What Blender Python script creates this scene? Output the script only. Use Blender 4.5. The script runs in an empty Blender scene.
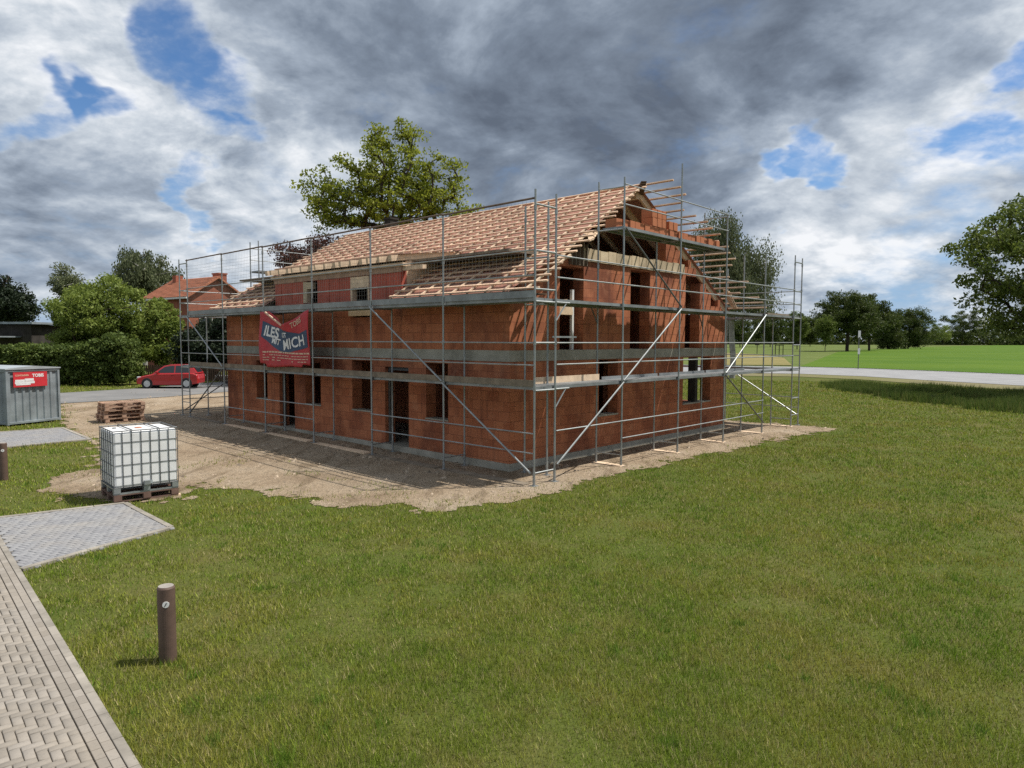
import bpy, math, random
import numpy as np
from mathutils import Vector, Matrix
random.seed(7); RNG = np.random.default_rng(7)
S = bpy.context.scene; COL = S.collection
R = math.radians; PI = math.pi

# ------------------------------------------------------------------ camera
CAM_H, FOCAL, PITCH, ROLL = 3.299, 697.35, 0.0628, 0.0035
cam = bpy.data.cameras.new('camera'); co = bpy.data.objects.new('camera', cam); COL.objects.link(co); S.camera = co
cam.sensor_width = 36.0; cam.lens = FOCAL / 1024 * 36.0; cam.clip_end = 6000; cam.clip_start = .1
co.matrix_world = (Matrix.Translation((0, 0, CAM_H)) @ Matrix.Rotation(PI/2 - PITCH, 4, 'X') @ Matrix.Rotation(ROLL, 4, 'Z'))

# ------------------------------------------------------------------ survey helpers (site measured from the viewpoint)
YAW = 0.8281
U = np.array([-math.sin(YAW), math.cos(YAW)]); V = np.array([math.cos(YAW), math.sin(YAW)]); OO = np.array([0.5024, 15.5721])
def gz(x, y):                                   # the site rises gently behind and left of the house
    a = (np.asarray(x) - OO[0]) * U[0] + (np.asarray(y) - OO[1]) * U[1]
    b = (np.asarray(x) - OO[0]) * V[0] + (np.asarray(y) - OO[1]) * V[1]
    return 0.012 * np.clip(a - 4, 0, 40) * np.clip((26 - b) / 10, 0, 1)
def ray(px, py):
    X, Y = px - 512, py - 384; c, s = math.cos(ROLL), math.sin(ROLL); X, Y = X*c + Y*s, -X*s + Y*c
    c, s = math.cos(PITCH), math.sin(PITCH)
    return np.array([X/FOCAL, c - Y/FOCAL*s, -s - Y/FOCAL*c])
def gp(px, py):                                 # a ground point
    d = ray(px, py); z = 0.
    for _ in range(12):
        t = (z - CAM_H) / d[2]; x, y = d[0]*t, d[1]*t; z = float(gz(x, y))
    return np.array([x, y])
def at(px, py, Y):                              # a point at depth Y
    d = ray(px, py); t = Y / d[1]; return (d[0]*t, Y, CAM_H + d[2]*t)
def W(a, b):                                    # site axes: a along the eaves, b along the gable
    p = OO + U*a + V*b; return np.array([p[0], p[1]])
def inpoly(P, poly):
    P = np.asarray(P); x, y = P[:, 0], P[:, 1]; r = np.zeros(len(P), bool); n = len(poly)
    for i in range(n):
        x0, y0 = poly[i]; x1, y1 = poly[(i+1) % n]
        c = ((y0 > y) != (y1 > y)) & (x < (x1-x0)*(y-y0)/((y1-y0) if y1 != y0 else 1e-9) + x0); r ^= c
    return r

# ------------------------------------------------------------------ material helpers
def mat(name):
    m = bpy.data.materials.new(name); m.use_nodes = True; m.node_tree.nodes.clear(); return m, m.node_tree.nodes, m.node_tree.links
class NB:                                       # small node builder
    def __init__(s, name):
        s.m, s.n, s.l = mat(name); s.out = s.n.new('ShaderNodeOutputMaterial')
    def node(s, t, **k):
        n = s.n.new('ShaderNode' + t)
        for a, b in k.items(): setattr(n, a, b)
        return n
    def link(s, a, b): s.l.new(a, b)
    def inp(s, n, i, v):
        if isinstance(v, bpy.types.NodeSocket): s.l.new(v, n.inputs[i])
        elif v is not None:
            if isinstance(v, tuple) and len(v) == 3 and n.inputs[i].type == 'RGBA': v = (*v, 1)
            n.inputs[i].default_value = v
    def math(s, op, a, b=None, c=None, clamp=False):
        n = s.node('Math', operation=op, use_clamp=clamp); s.inp(n, 0, a); s.inp(n, 1, b); s.inp(n, 2, c); return n.outputs[0]
    def mix(s, f, a, b, mode='MIX'):
        n = s.node('MixRGB', blend_type=mode); s.inp(n, 0, f); s.inp(n, 1, a); s.inp(n, 2, b); return n.outputs[0]
    def noise(s, scale, detail=4, rough=.55, vec=None, out=0, dist=0):
        n = s.node('TexNoise'); n.inputs['Scale'].default_value = scale; n.inputs['Detail'].default_value = detail
        n.inputs['Roughness'].default_value = rough; n.inputs['Distortion'].default_value = dist
        if vec is not None: s.l.new(vec, n.inputs['Vector'])
        return n.outputs[out]
    def ramp(s, f, *stops):
        n = s.node('ValToRGB'); e = n.color_ramp.elements
        while len(e) < len(stops): e.new(.5)
        for q, (p, c) in zip(e, stops):
            q.position = p; q.color = (*c, 1) if isinstance(c, tuple) else (c, c, c, 1)
        s.inp(n, 0, f); return n.outputs[0]
    def mrange(s, v, a, b, c=0., d=1., smooth=False):
        n = s.node('MapRange'); n.clamp = True
        if smooth: n.interpolation_type = 'SMOOTHSTEP'
        s.inp(n, 0, v)
        for i, x in enumerate((a, b, c, d)): n.inputs[i+1].default_value = x
        return n.outputs[0]
    def pos(s): return s.node('NewGeometry').outputs['Position']
    def obj(s): return s.node('TexCoord').outputs['Object']
    def island(s): return s.node('NewGeometry').outputs['Random Per Island']
    def rand(s): return s.node('ObjectInfo').outputs['Random']
    def mapping(s, vec, scale=(1, 1, 1), rot=(0, 0, 0), loc=(0, 0, 0)):
        n = s.node('Mapping'); s.l.new(vec, n.inputs[0]); n.inputs['Scale'].default_value = scale; n.inputs['Rotation'].default_value = rot; n.inputs['Location'].default_value = loc
        return n.outputs[0]
    def bump(s, h, strength=.3, dist=.01):
        n = s.node('Bump'); n.inputs['Strength'].default_value = strength; n.inputs['Distance'].default_value = dist; s.l.new(h, n.inputs['Height']); return n.outputs[0]
    def pbr(s, color, rough=.7, metal=0., normal=None, spec=.5, trans=None, coat=None):
        p = s.node('BsdfPrincipled'); s.inp(p, 'Base Color', color); s.inp(p, 'Roughness', rough); s.inp(p, 'Metallic', metal)
        s.inp(p, 'Specular IOR Level', spec)
        if coat: p.inputs['Coat Weight'].default_value = coat
        if normal is not None: s.l.new(normal, p.inputs['Normal'])
        s.l.new(p.outputs[0], s.out.inputs[0]); return p
    def leafy(s, color, t=.35, rough=.6):       # leaf: a glossy-ish diffuse front with light coming through
        p = s.pbr(color, rough, spec=.25); tr = s.node('BsdfTranslucent'); s.inp(tr, 0, color)
        m = s.node('MixShader'); m.inputs[0].default_value = t; s.l.new(p.outputs[0], m.inputs[1]); s.l.new(tr.outputs[0], m.inputs[2]); s.l.new(m.outputs[0], s.out.inputs[0])

def simple(name, c, rough=.7, metal=0., var=.15, scale=6., spec=.5, isl=0., coat=None):
    b = NB(name); n = b.noise(scale, 5, .6, b.obj())
    k = b.mrange(n, .3, .7, 1 - var, 1 + var)
    if isl: k = b.math('MULTIPLY', k, b.mrange(b.island(), 0, 1, 1 - isl, 1 + isl))
    col = b.mix(1, c, b.node('CombineXYZ').outputs[0]) if False else None
    m = b.node('VectorMath', operation='SCALE'); m.inputs[0].default_value = c; b.l.new(k, m.inputs['Scale'])
    b.pbr(m.outputs[0], rough, metal, b.bump(b.noise(scale*12, 3, .6, b.obj()), .15, .004), spec, coat=coat)
    return b.m

M = {}
M['steel'] = simple('galvanised_steel', (.31, .33, .33), .45, .55, .22, 3)
M['steel_dark'] = simple('weathered_steel', (.13, .135, .13), .55, .4, .25, 3)
M['steel_deck'] = simple('deck_steel', (.25, .265, .27), .5, .4, .3, 2)
M['wood_pale'] = simple('pale_timber', (.66, .50, .35), .75, 0, .2, 4, .3, .18)
M['wood_batten'] = simple('batten_timber', (.66, .46, .32), .75, 0, .25, 3, .3, .22)
M['wood_grey'] = simple('weathered_board', (.20, .165, .125), .85, 0, .35, 3, .2, .2)
M['wood_form'] = simple('formwork_timber', (.52, .42, .29), .8, 0, .25, 3, .2, .2)
M['pallet'] = simple('pallet_timber', (.40, .265, .19), .85, 0, .3, 4, .2, .25)
M['pallet_dark'] = simple('damp_pallet_timber', (.15, .095, .075), .85, 0, .3, 4, .2, .25)
M['concrete'] = None
M['black'] = simple('black_rubber', (.012, .012, .013), .7)
M['glass_dark'] = simple('tinted_glass', (.02, .025, .03), .08, 0, .05, 2, .6)
M['red_paint'] = simple('red_car_paint', (.40, .014, .016), .28, 0, .04, 2, .5, coat=.6)
M['rim'] = simple('wheel_alloy', (.55, .56, .56), .35, .6)
M['lens'] = simple('headlight_lens', (.6, .62, .62), .15)
M['white'] = simple('white_paint', (.72, .72, .70), .6, 0, .08)
M['white_print'] = simple('white_print', (.70, .70, .70), .6, 0, .12, 5)
M['yellow_print'] = simple('cream_print', (.62, .42, .30), .7, 0, .1)
M['navy'] = simple('navy_print', (.030, .060, .12), .6, 0, .15)
M['banner'] = simple('red_banner_cloth', (.42, .022, .030), .55, 0, .18, 3)
M['sign_red'] = simple('red_sign_paint', (.52, .03, .04), .5, 0, .1)
M['membrane'] = simple('brown_red_membrane', (.33, .155, .110), .7, 0, .25, 1.2)
M['dormer_red'] = simple('red_dormer_board', (.42, .085, .050), .7, 0, .25, 1.5)
M['tile'] = simple('orange_roof_tile', (.40, .145, .075), .75, 0, .2, 2)
M['tin'] = simple('container_steel', (.25, .285, .305), .5, .25, .3, 1.6)
M['tin_roof'] = simple('container_roof_steel', (.42, .46, .48), .45, .3, .15, 1.5)
M['bollard'] = simple('brown_recycled_plastic', (.105, .066, .050), .6, 0, .2, 8)
M['bollard_top'] = simple('worn_post_top', (.30, .27, .24), .7, 0, .2, 8)
M['stone_kerb'] = simple('kerb_stone', (.27, .245, .21), .85, 0, .25, 3, .2, .15)
M['bark'] = simple('tree_bark', (.055, .043, .034), .9, 0, .35, 5, .1)
M['bark_pale'] = simple('birch_bark', (.30, .29, .27), .85, 0, .4, 3, .1)
M['shed'] = simple('dark_shed_board', (.05, .045, .04), .85, 0, .4, 2, .1)
M['fence_wood'] = simple('old_fence_board', (.11, .075, .05), .85, 0, .3, 3, .1, .2)
M['net'] = simple('net_cord', (.17, .17, .16), .8)
M['rail_brown'] = simple('oxidised_rail', (.15, .105, .08), .6, .3, .2, 4)

def make_concrete():
    b = NB('cast_concrete'); p = b.obj(); n = b.noise(1.6, 6, .65, p); n2 = b.noise(14, 4, .6, p)
    c = b.ramp(n, (.25, (.20, .19, .155)), (.5, (.32, .305, .255)), (.75, (.44, .42, .36)))
    b.pbr(c, .85, 0, b.bump(n2, .3, .01), .3); return b.m
M['concrete'] = make_concrete()

def make_brick(name):                           # hollow clay blocks with vertical combing, laid along whichever axis the wall faces
    b = NB(name); o = b.obj(); sx = b.node('SeparateXYZ'); b.link(o, sx.inputs[0])
    vt = b.node('VectorTransform', vector_type='NORMAL', convert_from='WORLD', convert_to='OBJECT'); b.link(b.node('NewGeometry').outputs['True Normal'], vt.inputs[0]); sn_ = b.node('SeparateXYZ'); b.link(vt.outputs[0], sn_.inputs[0])
    fx = b.math('GREATER_THAN', b.math('ABSOLUTE', sn_.outputs[0]), .7); run = b.math('ADD', b.math('MULTIPLY', fx, sx.outputs[1]), b.math('MULTIPLY', b.math('SUBTRACT', 1., fx), sx.outputs[0]))
    cv = b.node('CombineXYZ'); b.link(run, cv.inputs[0]); b.link(sx.outputs[2], cv.inputs[1])
    br = b.node('TexBrick'); b.link(cv.outputs[0], br.inputs['Vector']); br.offset = .5
    for k, v in (('Scale', 1.), ('Mortar Size', .0045), ('Mortar Smooth', .1), ('Brick Width', .373), ('Row Height', .25), ('Bias', -.1)): br.inputs[k].default_value = v
    br.inputs['Color1'].default_value = (.46, .172, .085, 1); br.inputs['Color2'].default_value = (.34, .112, .054, 1); br.inputs['Mortar'].default_value = (.19, .068, .040, 1)
    st = b.noise(.55, 5, .65, b.mapping(cv.outputs[0], (1, .55, 1)))     # damp, efflorescence and dust
    c = b.mix(b.mrange(st, .48, .62, 0, .8), br.outputs[0], (.165, .056, .034))
    c = b.mix(b.mrange(b.noise(2.3, 6, .7, cv.outputs[0]), .55, .75, 0, .55), c, (.55, .27, .155))
    drip = b.noise(1.0, 4, .6, b.mapping(cv.outputs[0], (3.2, .25, 1), loc=(4, 2, 0)))
    c = b.mix(b.mrange(drip, .57, .70, 0, .5), c, (.11, .045, .032))
    ridges = b.math('SINE', b.math('MULTIPLY', run, 2*PI/.031))
    h = b.math('ADD', b.math('MULTIPLY', ridges, .25), b.math('MULTIPLY', br.outputs['Fac'], -1.6))
    b.pbr(c, .9, 0, b.bump(h, .5, .01), .2); return b.m
M['brick_y'] = M['brick_x'] = make_brick('clay_block')

def make_smallbrick():
    b = NB('old_house_brick'); o = b.obj(); n = b.noise(1.2, 5, .6, o)
    b.pbr(b.ramp(n, (.3, (.22, .075, .045)), (.7, (.36, .12, .07))), .9); return b.m
M['oldbrick'] = make_smallbrick()

def leafmat(name, dark, light, t=.35, big=.25):
    b = NB(name); n = b.noise(big, 3, .6, b.pos()); k = b.math('ADD', b.math('MULTIPLY', b.island(), .6), b.mrange(n, .3, .7, 0, .4))
    c = b.ramp(k, (.08, dark), (.55, tuple((x+y)/2 for x, y in zip(dark, light))), (.95, light)); b.leafy(c, t); return b.m
M['leaf_oak'] = leafmat('yellow_green_leaf', (.10, .140, .016), (.40, .42, .050), .55)
M['leaf_dark'] = leafmat('dark_green_leaf', (.030, .052, .012), (.105, .130, .026))
M['leaf_mid'] = leafmat('mid_green_leaf', (.050, .088, .016), (.185, .225, .045))
M['leaf_bright'] = leafmat('fresh_green_leaf', (.10, .15, .026), (.27, .32, .065))
M['leaf_grey'] = leafmat('grey_green_leaf', (.075, .098, .045), (.20, .22, .11))
M['leaf_red'] = leafmat('copper_leaf', (.040, .014, .010), (.13, .045, .028))
M['leaf_conifer'] = leafmat('black_green_needle', (.012, .022, .010), (.035, .052, .022), .15)
M['leaf_hedge'] = leafmat('laurel_leaf', (.045, .078, .018), (.165, .215, .048), .35)
M['leaf_yellow'] = leafmat('yellow_leaf', (.13, .14, .02), (.26, .26, .05), .4)

# ------------------------------------------------------------------ mesh helpers
class MB:
    def __init__(s): s.v = []; s.f = []
    def box(s, x0, x1, y0, y1, z0, z1):
        i = len(s.v); s.v += [(x0,y0,z0),(x1,y0,z0),(x1,y1,z0),(x0,y1,z0),(x0,y0,z1),(x1,y0,z1),(x1,y1,z1),(x0,y1,z1)]
        s.f += [(i,i+3,i+2,i+1),(i+4,i+5,i+6,i+7),(i,i+1,i+5,i+4),(i+1,i+2,i+6,i+5),(i+2,i+3,i+7,i+6),(i+3,i,i+4,i+7)]; return s
    def bar(s, p, q, w, h, up=(0,0,1)):          # rectangular bar between two points
        p, q = Vector(p), Vector(q); d = (q-p).normalized(); upv = Vector(up)
        if abs(d.dot(upv)) > .98: upv = Vector((1,0,0))
        a = d.cross(upv).normalized()*w/2; b = a.cross(d).normalized()*h/2; i = len(s.v)
        for c in (p, q): s.v += [tuple(c-a-b), tuple(c+a-b), tuple(c+a+b), tuple(c-a+b)]
        s.f += [(i,i+1,i+2,i+3),(i+7,i+6,i+5,i+4)] + [(i+k, i+4+k, i+4+(k+1)%4, i+(k+1)%4) for k in range(4)]; return s
    def tube(s, p, q, r, n=8, r2=None, cap=True):
        p, q = Vector(p), Vector(q); r2 = r if r2 is None else r2; d = (q-p).normalized()
        a = d.orthogonal().normalized(); b = d.cross(a); i = len(s.v)
        for c, rr in ((p, r), (q, r2)):
            for k in range(n):
                t = 2*PI*k/n; s.v.append(tuple(c + a*math.cos(t)*rr + b*math.sin(t)*rr))
        s.f += [(i+k, i+(k+1)%n, i+n+(k+1)%n, i+n+k) for k in range(n)]
        if cap: s.f += [tuple(i+k for k in range(n-1,-1,-1)), tuple(i+n+k for k in range(n))]
        return s
    def lathe(s, c, prof, n=24, axis='z'):       # prof: (radius, height) list
        i = len(s.v); m = len(prof)
        for r_, h in prof:
            for k in range(n):
                t = 2*PI*k/n; x, y = r_*math.cos(t), r_*math.sin(t)
                s.v.append((c[0]+x, c[1]+y, c[2]+h) if axis == 'z' else (c[0]+x, c[1]+h, c[2]+y))
        for j in range(m-1): s.f += [(i+j*n+k, i+j*n+(k+1)%n, i+(j+1)*n+(k+1)%n, i+(j+1)*n+k) for k in range(n)]
        s.f += [tuple(i+k for k in range(n-1,-1,-1)), tuple(i+(m-1)*n+k for k in range(n))]; return s
    def prism(s, pts, axis, t0, t1):             # polygon in two axes, extruded along the third
        i = len(s.v); n = len(pts)
        for t in (t0, t1):
            for p in pts: s.v.append({'x': (t,p[0],p[1]), 'y': (p[0],t,p[1]), 'z': (p[0],p[1],t)}[axis])
        s.f += [tuple(i+k for k in range(n)), tuple(i+n+k for k in range(n-1,-1,-1))] + [(i+k, i+n+k, i+n+(k+1)%n, i+(k+1)%n) for k in range(n)]; return s
    def quad(s, *p):
        i = len(s.v); s.v += [tuple(x) for x in p]; s.f.append(tuple(range(i, i+len(p)))); return s
    def build(s, name, m, parent=None, loc=None, rz=0, smooth=False, bevel=0, fix=True):
        me = bpy.data.meshes.new(name); me.from_pydata(s.v, [], s.f)
        if fix:
            import bmesh
            bm = bmesh.new(); bm.from_mesh(me); bmesh.ops.recalc_face_normals(bm, faces=bm.faces); bm.to_mesh(me); bm.free()
        o = bpy.data.objects.new(name, me); COL.objects.link(o); me.materials.append(m)
        if parent: o.parent = parent
        if loc is not None: o.location = loc
        o.rotation_euler.z = rz
        if smooth: me.polygons.foreach_set('use_smooth', [True]*len(me.polygons))
        if bevel:
            bv = o.modifiers.new('bevel', 'BEVEL'); bv.width = bevel; bv.segments = 2; bv.limit_method = 'ANGLE'
        return o
def npmesh(name, verts, faces, m, parent=None, loc=None):
    verts = np.ascontiguousarray(verts, dtype=np.float32); faces = np.ascontiguousarray(faces, dtype=np.int32); k = faces.shape[1]
    me = bpy.data.meshes.new(name); me.vertices.add(len(verts)); me.vertices.foreach_set('co', verts.ravel())
    me.loops.add(faces.size); me.loops.foreach_set('vertex_index', faces.ravel()); me.polygons.add(len(faces))
    me.polygons.foreach_set('loop_start', np.arange(len(faces), dtype=np.int32)*k); me.update(calc_edges=True); me.validate()
    me.materials.append(m); o = bpy.data.objects.new(name, me); COL.objects.link(o)
    if parent: o.parent = parent
    if loc is not None: o.location = loc
    return o
def tag(o, label=None, cat=None, group=None, kind=None):
    if label: o['label'] = label
    if cat: o['category'] = cat
    if group: o['group'] = group
    if kind: o['kind'] = kind
    return o
def empty(name, loc, rz=0, label=None, cat=None, group=None):
    o = bpy.data.objects.new(name, None); COL.objects.link(o); o.location = loc; o.rotation_euler.z = rz; o.empty_display_size = .3
    return tag(o, label, cat, group)
def copy_tree(o, parent=None):
    c = o.copy(); COL.objects.link(c); c.parent = parent
    for ch in list(o.children): copy_tree(ch, c)
    return c
def text(body, size, m, parent, loc, rot, name='lettering', bold=.0, shear=0, extrude=.002):
    cu = bpy.data.curves.new(name, 'FONT'); cu.body = body; cu.size = size; cu.extrude = extrude; cu.offset = bold; cu.shear = shear; cu.align_x = 'LEFT'; cu.resolution_u = 3
    t = bpy.data.objects.new('tmp', cu); COL.objects.link(t); bpy.context.view_layer.update()
    me = bpy.data.meshes.new_from_object(t.evaluated_get(bpy.context.evaluated_depsgraph_get())); bpy.data.objects.remove(t)
    me.materials.clear(); me.materials.append(m); o = bpy.data.objects.new(name, me); COL.objects.link(o); o.parent = parent; o.location = loc; o.rotation_euler = rot
    return o

# ------------------------------------------------------------------ ground
PX = lambda *L: np.array([gp(*p) for p in L])
SAND = np.vstack([PX((840,428.5),(822,433),(770,441),(722,453),(680,460),(640,469),(600,479),(560,490),(520,499),(480,505),(430,513),(395,506),(350,509),(315,504),(262,491),(225,489),
    (188,485),(184,500),(150,504),(110,506),(97,496),(74,499),(48,492),(56,478),(94,470),(100,452),(96,440),(64,428),(58,421),(60,404)),
    [W(30,-1.5)], [W(33,4)], [W(27,12)], [W(20,18)], [W(8,16.5)], [W(1.9,15.5)]])
HOUSE_FP = [W(1.6,.9), W(16.8,.9), W(16.8,12.75), W(1.6,12.75)]
PATH_P0, PATH_P1 = gp(140,768), gp(20,570)
PD = (PATH_P1-PATH_P0)/np.linalg.norm(PATH_P1-PATH_P0); PN = np.array([-PD[1], PD[0]])      # along the path / away from the lawn
if PN[0] > 0: PN = -PN
PATH = [PATH_P0 - PD*6, PATH_P0 + PD*34, PATH_P0 + PD*34 + PN*3.2, PATH_P0 - PD*6 + PN*3.2]
PAD1 = PX((0,519),(125,504.5),(171,529),(28,570)); PAD1 = np.array([PATH_P0 + PD*((PAD1[0]-PATH_P0)@PD), PAD1[1], PAD1[2], PATH_P0 + PD*((PAD1[3]-PATH_P0)@PD)])
q = PX((0,433),(62,428.5),(90,440),(0,449)); PAD2 = np.array([q[0] + (q[0]-q[1])*1.2, q[1], q[2], q[3] + (q[3]-q[2])*1.2])
ROADL = np.vstack([PX((-40,406),(60,404),(120,400.5),(170,397),(228,392)), [W(40,14)], [W(50,12)], PX((228,381.5),(185,385),(135,389),(60,393.5),(-40,397))])
def sand_noise(P):
    x, y = P[:,0], P[:,1]
    return np.stack([.16*np.sin(x*3.1+y*1.7)+.11*np.sin(x*7.3-y*5.1)+.07*np.sin(x*17+y*13), .16*np.sin(x*2.3-y*3.9+1)+.11*np.sin(x*6.1+y*8.2)+.07*np.sin(x*15-y*19)], 1)

def make_soil(): 
    b = NB('lawn_soil'); p = b.pos(); n = b.noise(.35, 6, .65, p); n2 = b.noise(3.2, 6, .7, p); f = b.noise(28, 4, .7, p)
    c = b.ramp(n, (.32, (.085, .115, .020)), (.5, (.105, .125, .026)), (.68, (.150, .135, .045)))
    c = b.mix(b.mrange(n2, .5, .72, 0, .6), c, (.125, .105, .045))
    c = b.mix(b.mrange(f, .4, .65, 0, .7), c, (.050, .062, .016)); b.pbr(c, .95, 0, b.bump(f, .6, .05), .1); return b.m
M['soil'] = make_soil()
def make_sand():
    b = NB('sandy_earth'); p = b.pos(); n = b.noise(.5, 6, .65, p); f = b.noise(9, 6, .75, p); g = b.noise(45, 4, .75, p)
    c = b.ramp(n, (.3, (.28, .205, .138)), (.5, (.38, .295, .205)), (.7, (.44, .36, .27)))
    c = b.mix(b.mrange(f, .52, .7, 0, .8), c, (.14, .105, .07)); c = b.mix(b.mrange(g, .6, .72, 0, .5), c, (.52, .43, .33))
    tr = b.noise(1.3, 4, .6, b.mapping(p, (1.6, .35, 1), (0, 0, -YAW)))       # long darker streaks, also fed to the bump
    c = b.mix(b.mrange(tr, .54, .62, 0, .6), c, (.19, .140, .09))
    h = b.math('ADD', b.math('MULTIPLY', f, 1.), b.math('MULTIPLY', tr, .8)); b.pbr(c, .95, 0, b.bump(h, 1., .10), .1); return b.m
M['sand'] = make_sand()
def make_asphalt(name, lo, hi):
    b = NB(name); p = b.pos(); n = b.noise(.5, 5, .6, p); f = b.noise(25, 3, .7, p)
    c = b.ramp(n, (.3, lo), (.7, hi)); c = b.mix(b.mrange(f, .55, .7, 0, .3), c, hi); b.pbr(c, .9, 0, b.bump(f, .3, .01), .3); return b.m
M['asphalt'] = make_asphalt('worn_asphalt', (.150, .150, .150), (.22, .215, .21)); M['asphalt_r'] = make_asphalt('pale_road_asphalt', (.22, .22, .225), (.30, .30, .30))
def make_paver(name, a, c2, dust):
    b = NB(name); k = b.island(); n = b.noise(1.2, 5, .6, b.pos()); f = b.noise(40, 4, .7, b.pos())
    c = b.ramp(k, (.05, a), (.95, c2)); c = b.mix(b.mrange(n, .45, .7, 0, .6), c, dust); c = b.mix(b.mrange(f, .5, .7, 0, .25), c, tuple(x*.5 for x in a))
    b.pbr(c, .9, 0, b.bump(f, .3, .004), .25); return b.m
M['paver'] = make_paver('beige_grey_paver', (.23, .205, .175), (.30, .27, .235), (.30, .26, .21))
M['paver_blue'] = make_paver('blue_grey_paver', (.225, .225, .235), (.275, .275, .28), (.31, .285, .25))
M['joint'] = simple('sandy_joint', (.12, .10, .075), .95, 0, .3, 5)
M['field'] = None
def make_field():
    b = NB('young_crop'); p = b.pos(); n = b.noise(.05, 4, .6, p); r_ = b.noise(1.2, 5, .7, p)
    c = b.ramp(n, (.35, (.060, .120, .009)), (.65, (.090, .150, .013))); c = b.mix(b.mrange(r_, .5, .7, 0, .4), c, (.042, .090, .008)); b.pbr(c, .9, 0, b.bump(r_, .5, .1), .1); return b.m
M['field'] = make_field()
def make_meadow(name, a, c2):
    b = NB(name); p = b.pos(); n = b.noise(.12, 5, .65, p); r_ = b.noise(2, 5, .7, p)
    c = b.ramp(n, (.35, a), (.65, c2)); c = b.mix(b.mrange(r_, .5, .7, 0, .5), c, tuple(x*.6 for x in a)); b.pbr(c, .95, 0, b.bump(r_, .5, .1), .1); return b.m
M['meadow'] = make_meadow('rough_meadow', (.090, .125, .030), (.13, .155, .045)); M['dry'] = make_meadow('dry_meadow', (.19, .17, .065), (.24, .20, .085)); M['verge'] = make_meadow('pale_verge', (.20, .175, .10), (.15, .15, .06))

xs = np.concatenate([[-3000,-1500,-700,-350,-200,-120,-85], np.arange(-64,64.1,1.), [85,120,200,350,700,1500,3000]])
ys = np.concatenate([[-300,-60,-15], np.arange(-5,90.1,1.), [110,140,200,350,700,1500,3000]])
gx, gy = np.meshgrid(xs, ys); gv = np.stack([gx.ravel(), gy.ravel(), gz(gx.ravel(), gy.ravel())], 1); nx = len(xs)
idx = np.arange(len(gv)).reshape(gx.shape); gf = np.stack([idx[:-1,:-1].ravel(), idx[:-1,1:].ravel(), idx[1:,1:].ravel(), idx[1:,:-1].ravel()], 1)
tag(npmesh('ground', gv, gf, M['soil']), kind='structure')

def sheet(name, poly, m, lift, cell=.5, ragged=None):      # a conforming sheet cut to a polygon by small cells
    poly = np.asarray(poly); lo, hi = poly.min(0)-.6, poly.max(0)+.6
    X, Y = np.meshgrid(np.arange(lo[0], hi[0]+cell, cell), np.arange(lo[1], hi[1]+cell, cell)); P = np.stack([X.ravel(), Y.ravel()], 1)
    i = np.arange(len(P)).reshape(X.shape); F = np.stack([i[:-1,:-1].ravel(), i[:-1,1:].ravel(), i[1:,1:].ravel(), i[1:,:-1].ravel()], 1)
    C = P[F].mean(1); keep = inpoly(C + (sand_noise(C) if ragged else 0), poly); F = F[keep]
    used = np.unique(F); rm = -np.ones(len(P), int); rm[used] = np.arange(len(used)); P = P[used]
    o = npmesh(name, np.c_[P, gz(P[:,0], P[:,1]) + lift], rm[F], m); return tag(o, kind='structure')
sheet('sand_ground', SAND, M['sand'], .012, .06, True)
def flat(name, poly, m, lift, n=12):                        # a strip between two long edges
    poly = [np.asarray(p) for p in poly]; k = len(poly)//2; A, B = poly[:k], poly[k:][::-1]; mb = MB()
    pts = []
    for i in range(k-1):
        for t in np.linspace(0, 1, n+1)[(1 if i else 0):]:
            pts.append((A[i]*(1-t)+A[i+1]*t, B[i]*(1-t)+B[i+1]*t))
    for (a0, b0), (a1, b1) in zip(pts[:-1], pts[1:]):
        mb.quad(*[(p[0], p[1], float(gz(*p))+lift) for p in (a0, a1, b1, b0)])
    return tag(mb.build(name, m), kind='structure')
rl = ROADL; flat('road', np.vstack([rl[:5], [W(40,14)], [W(50,12)], rl[7:]]), M['asphalt'], .03, 10)

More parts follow.
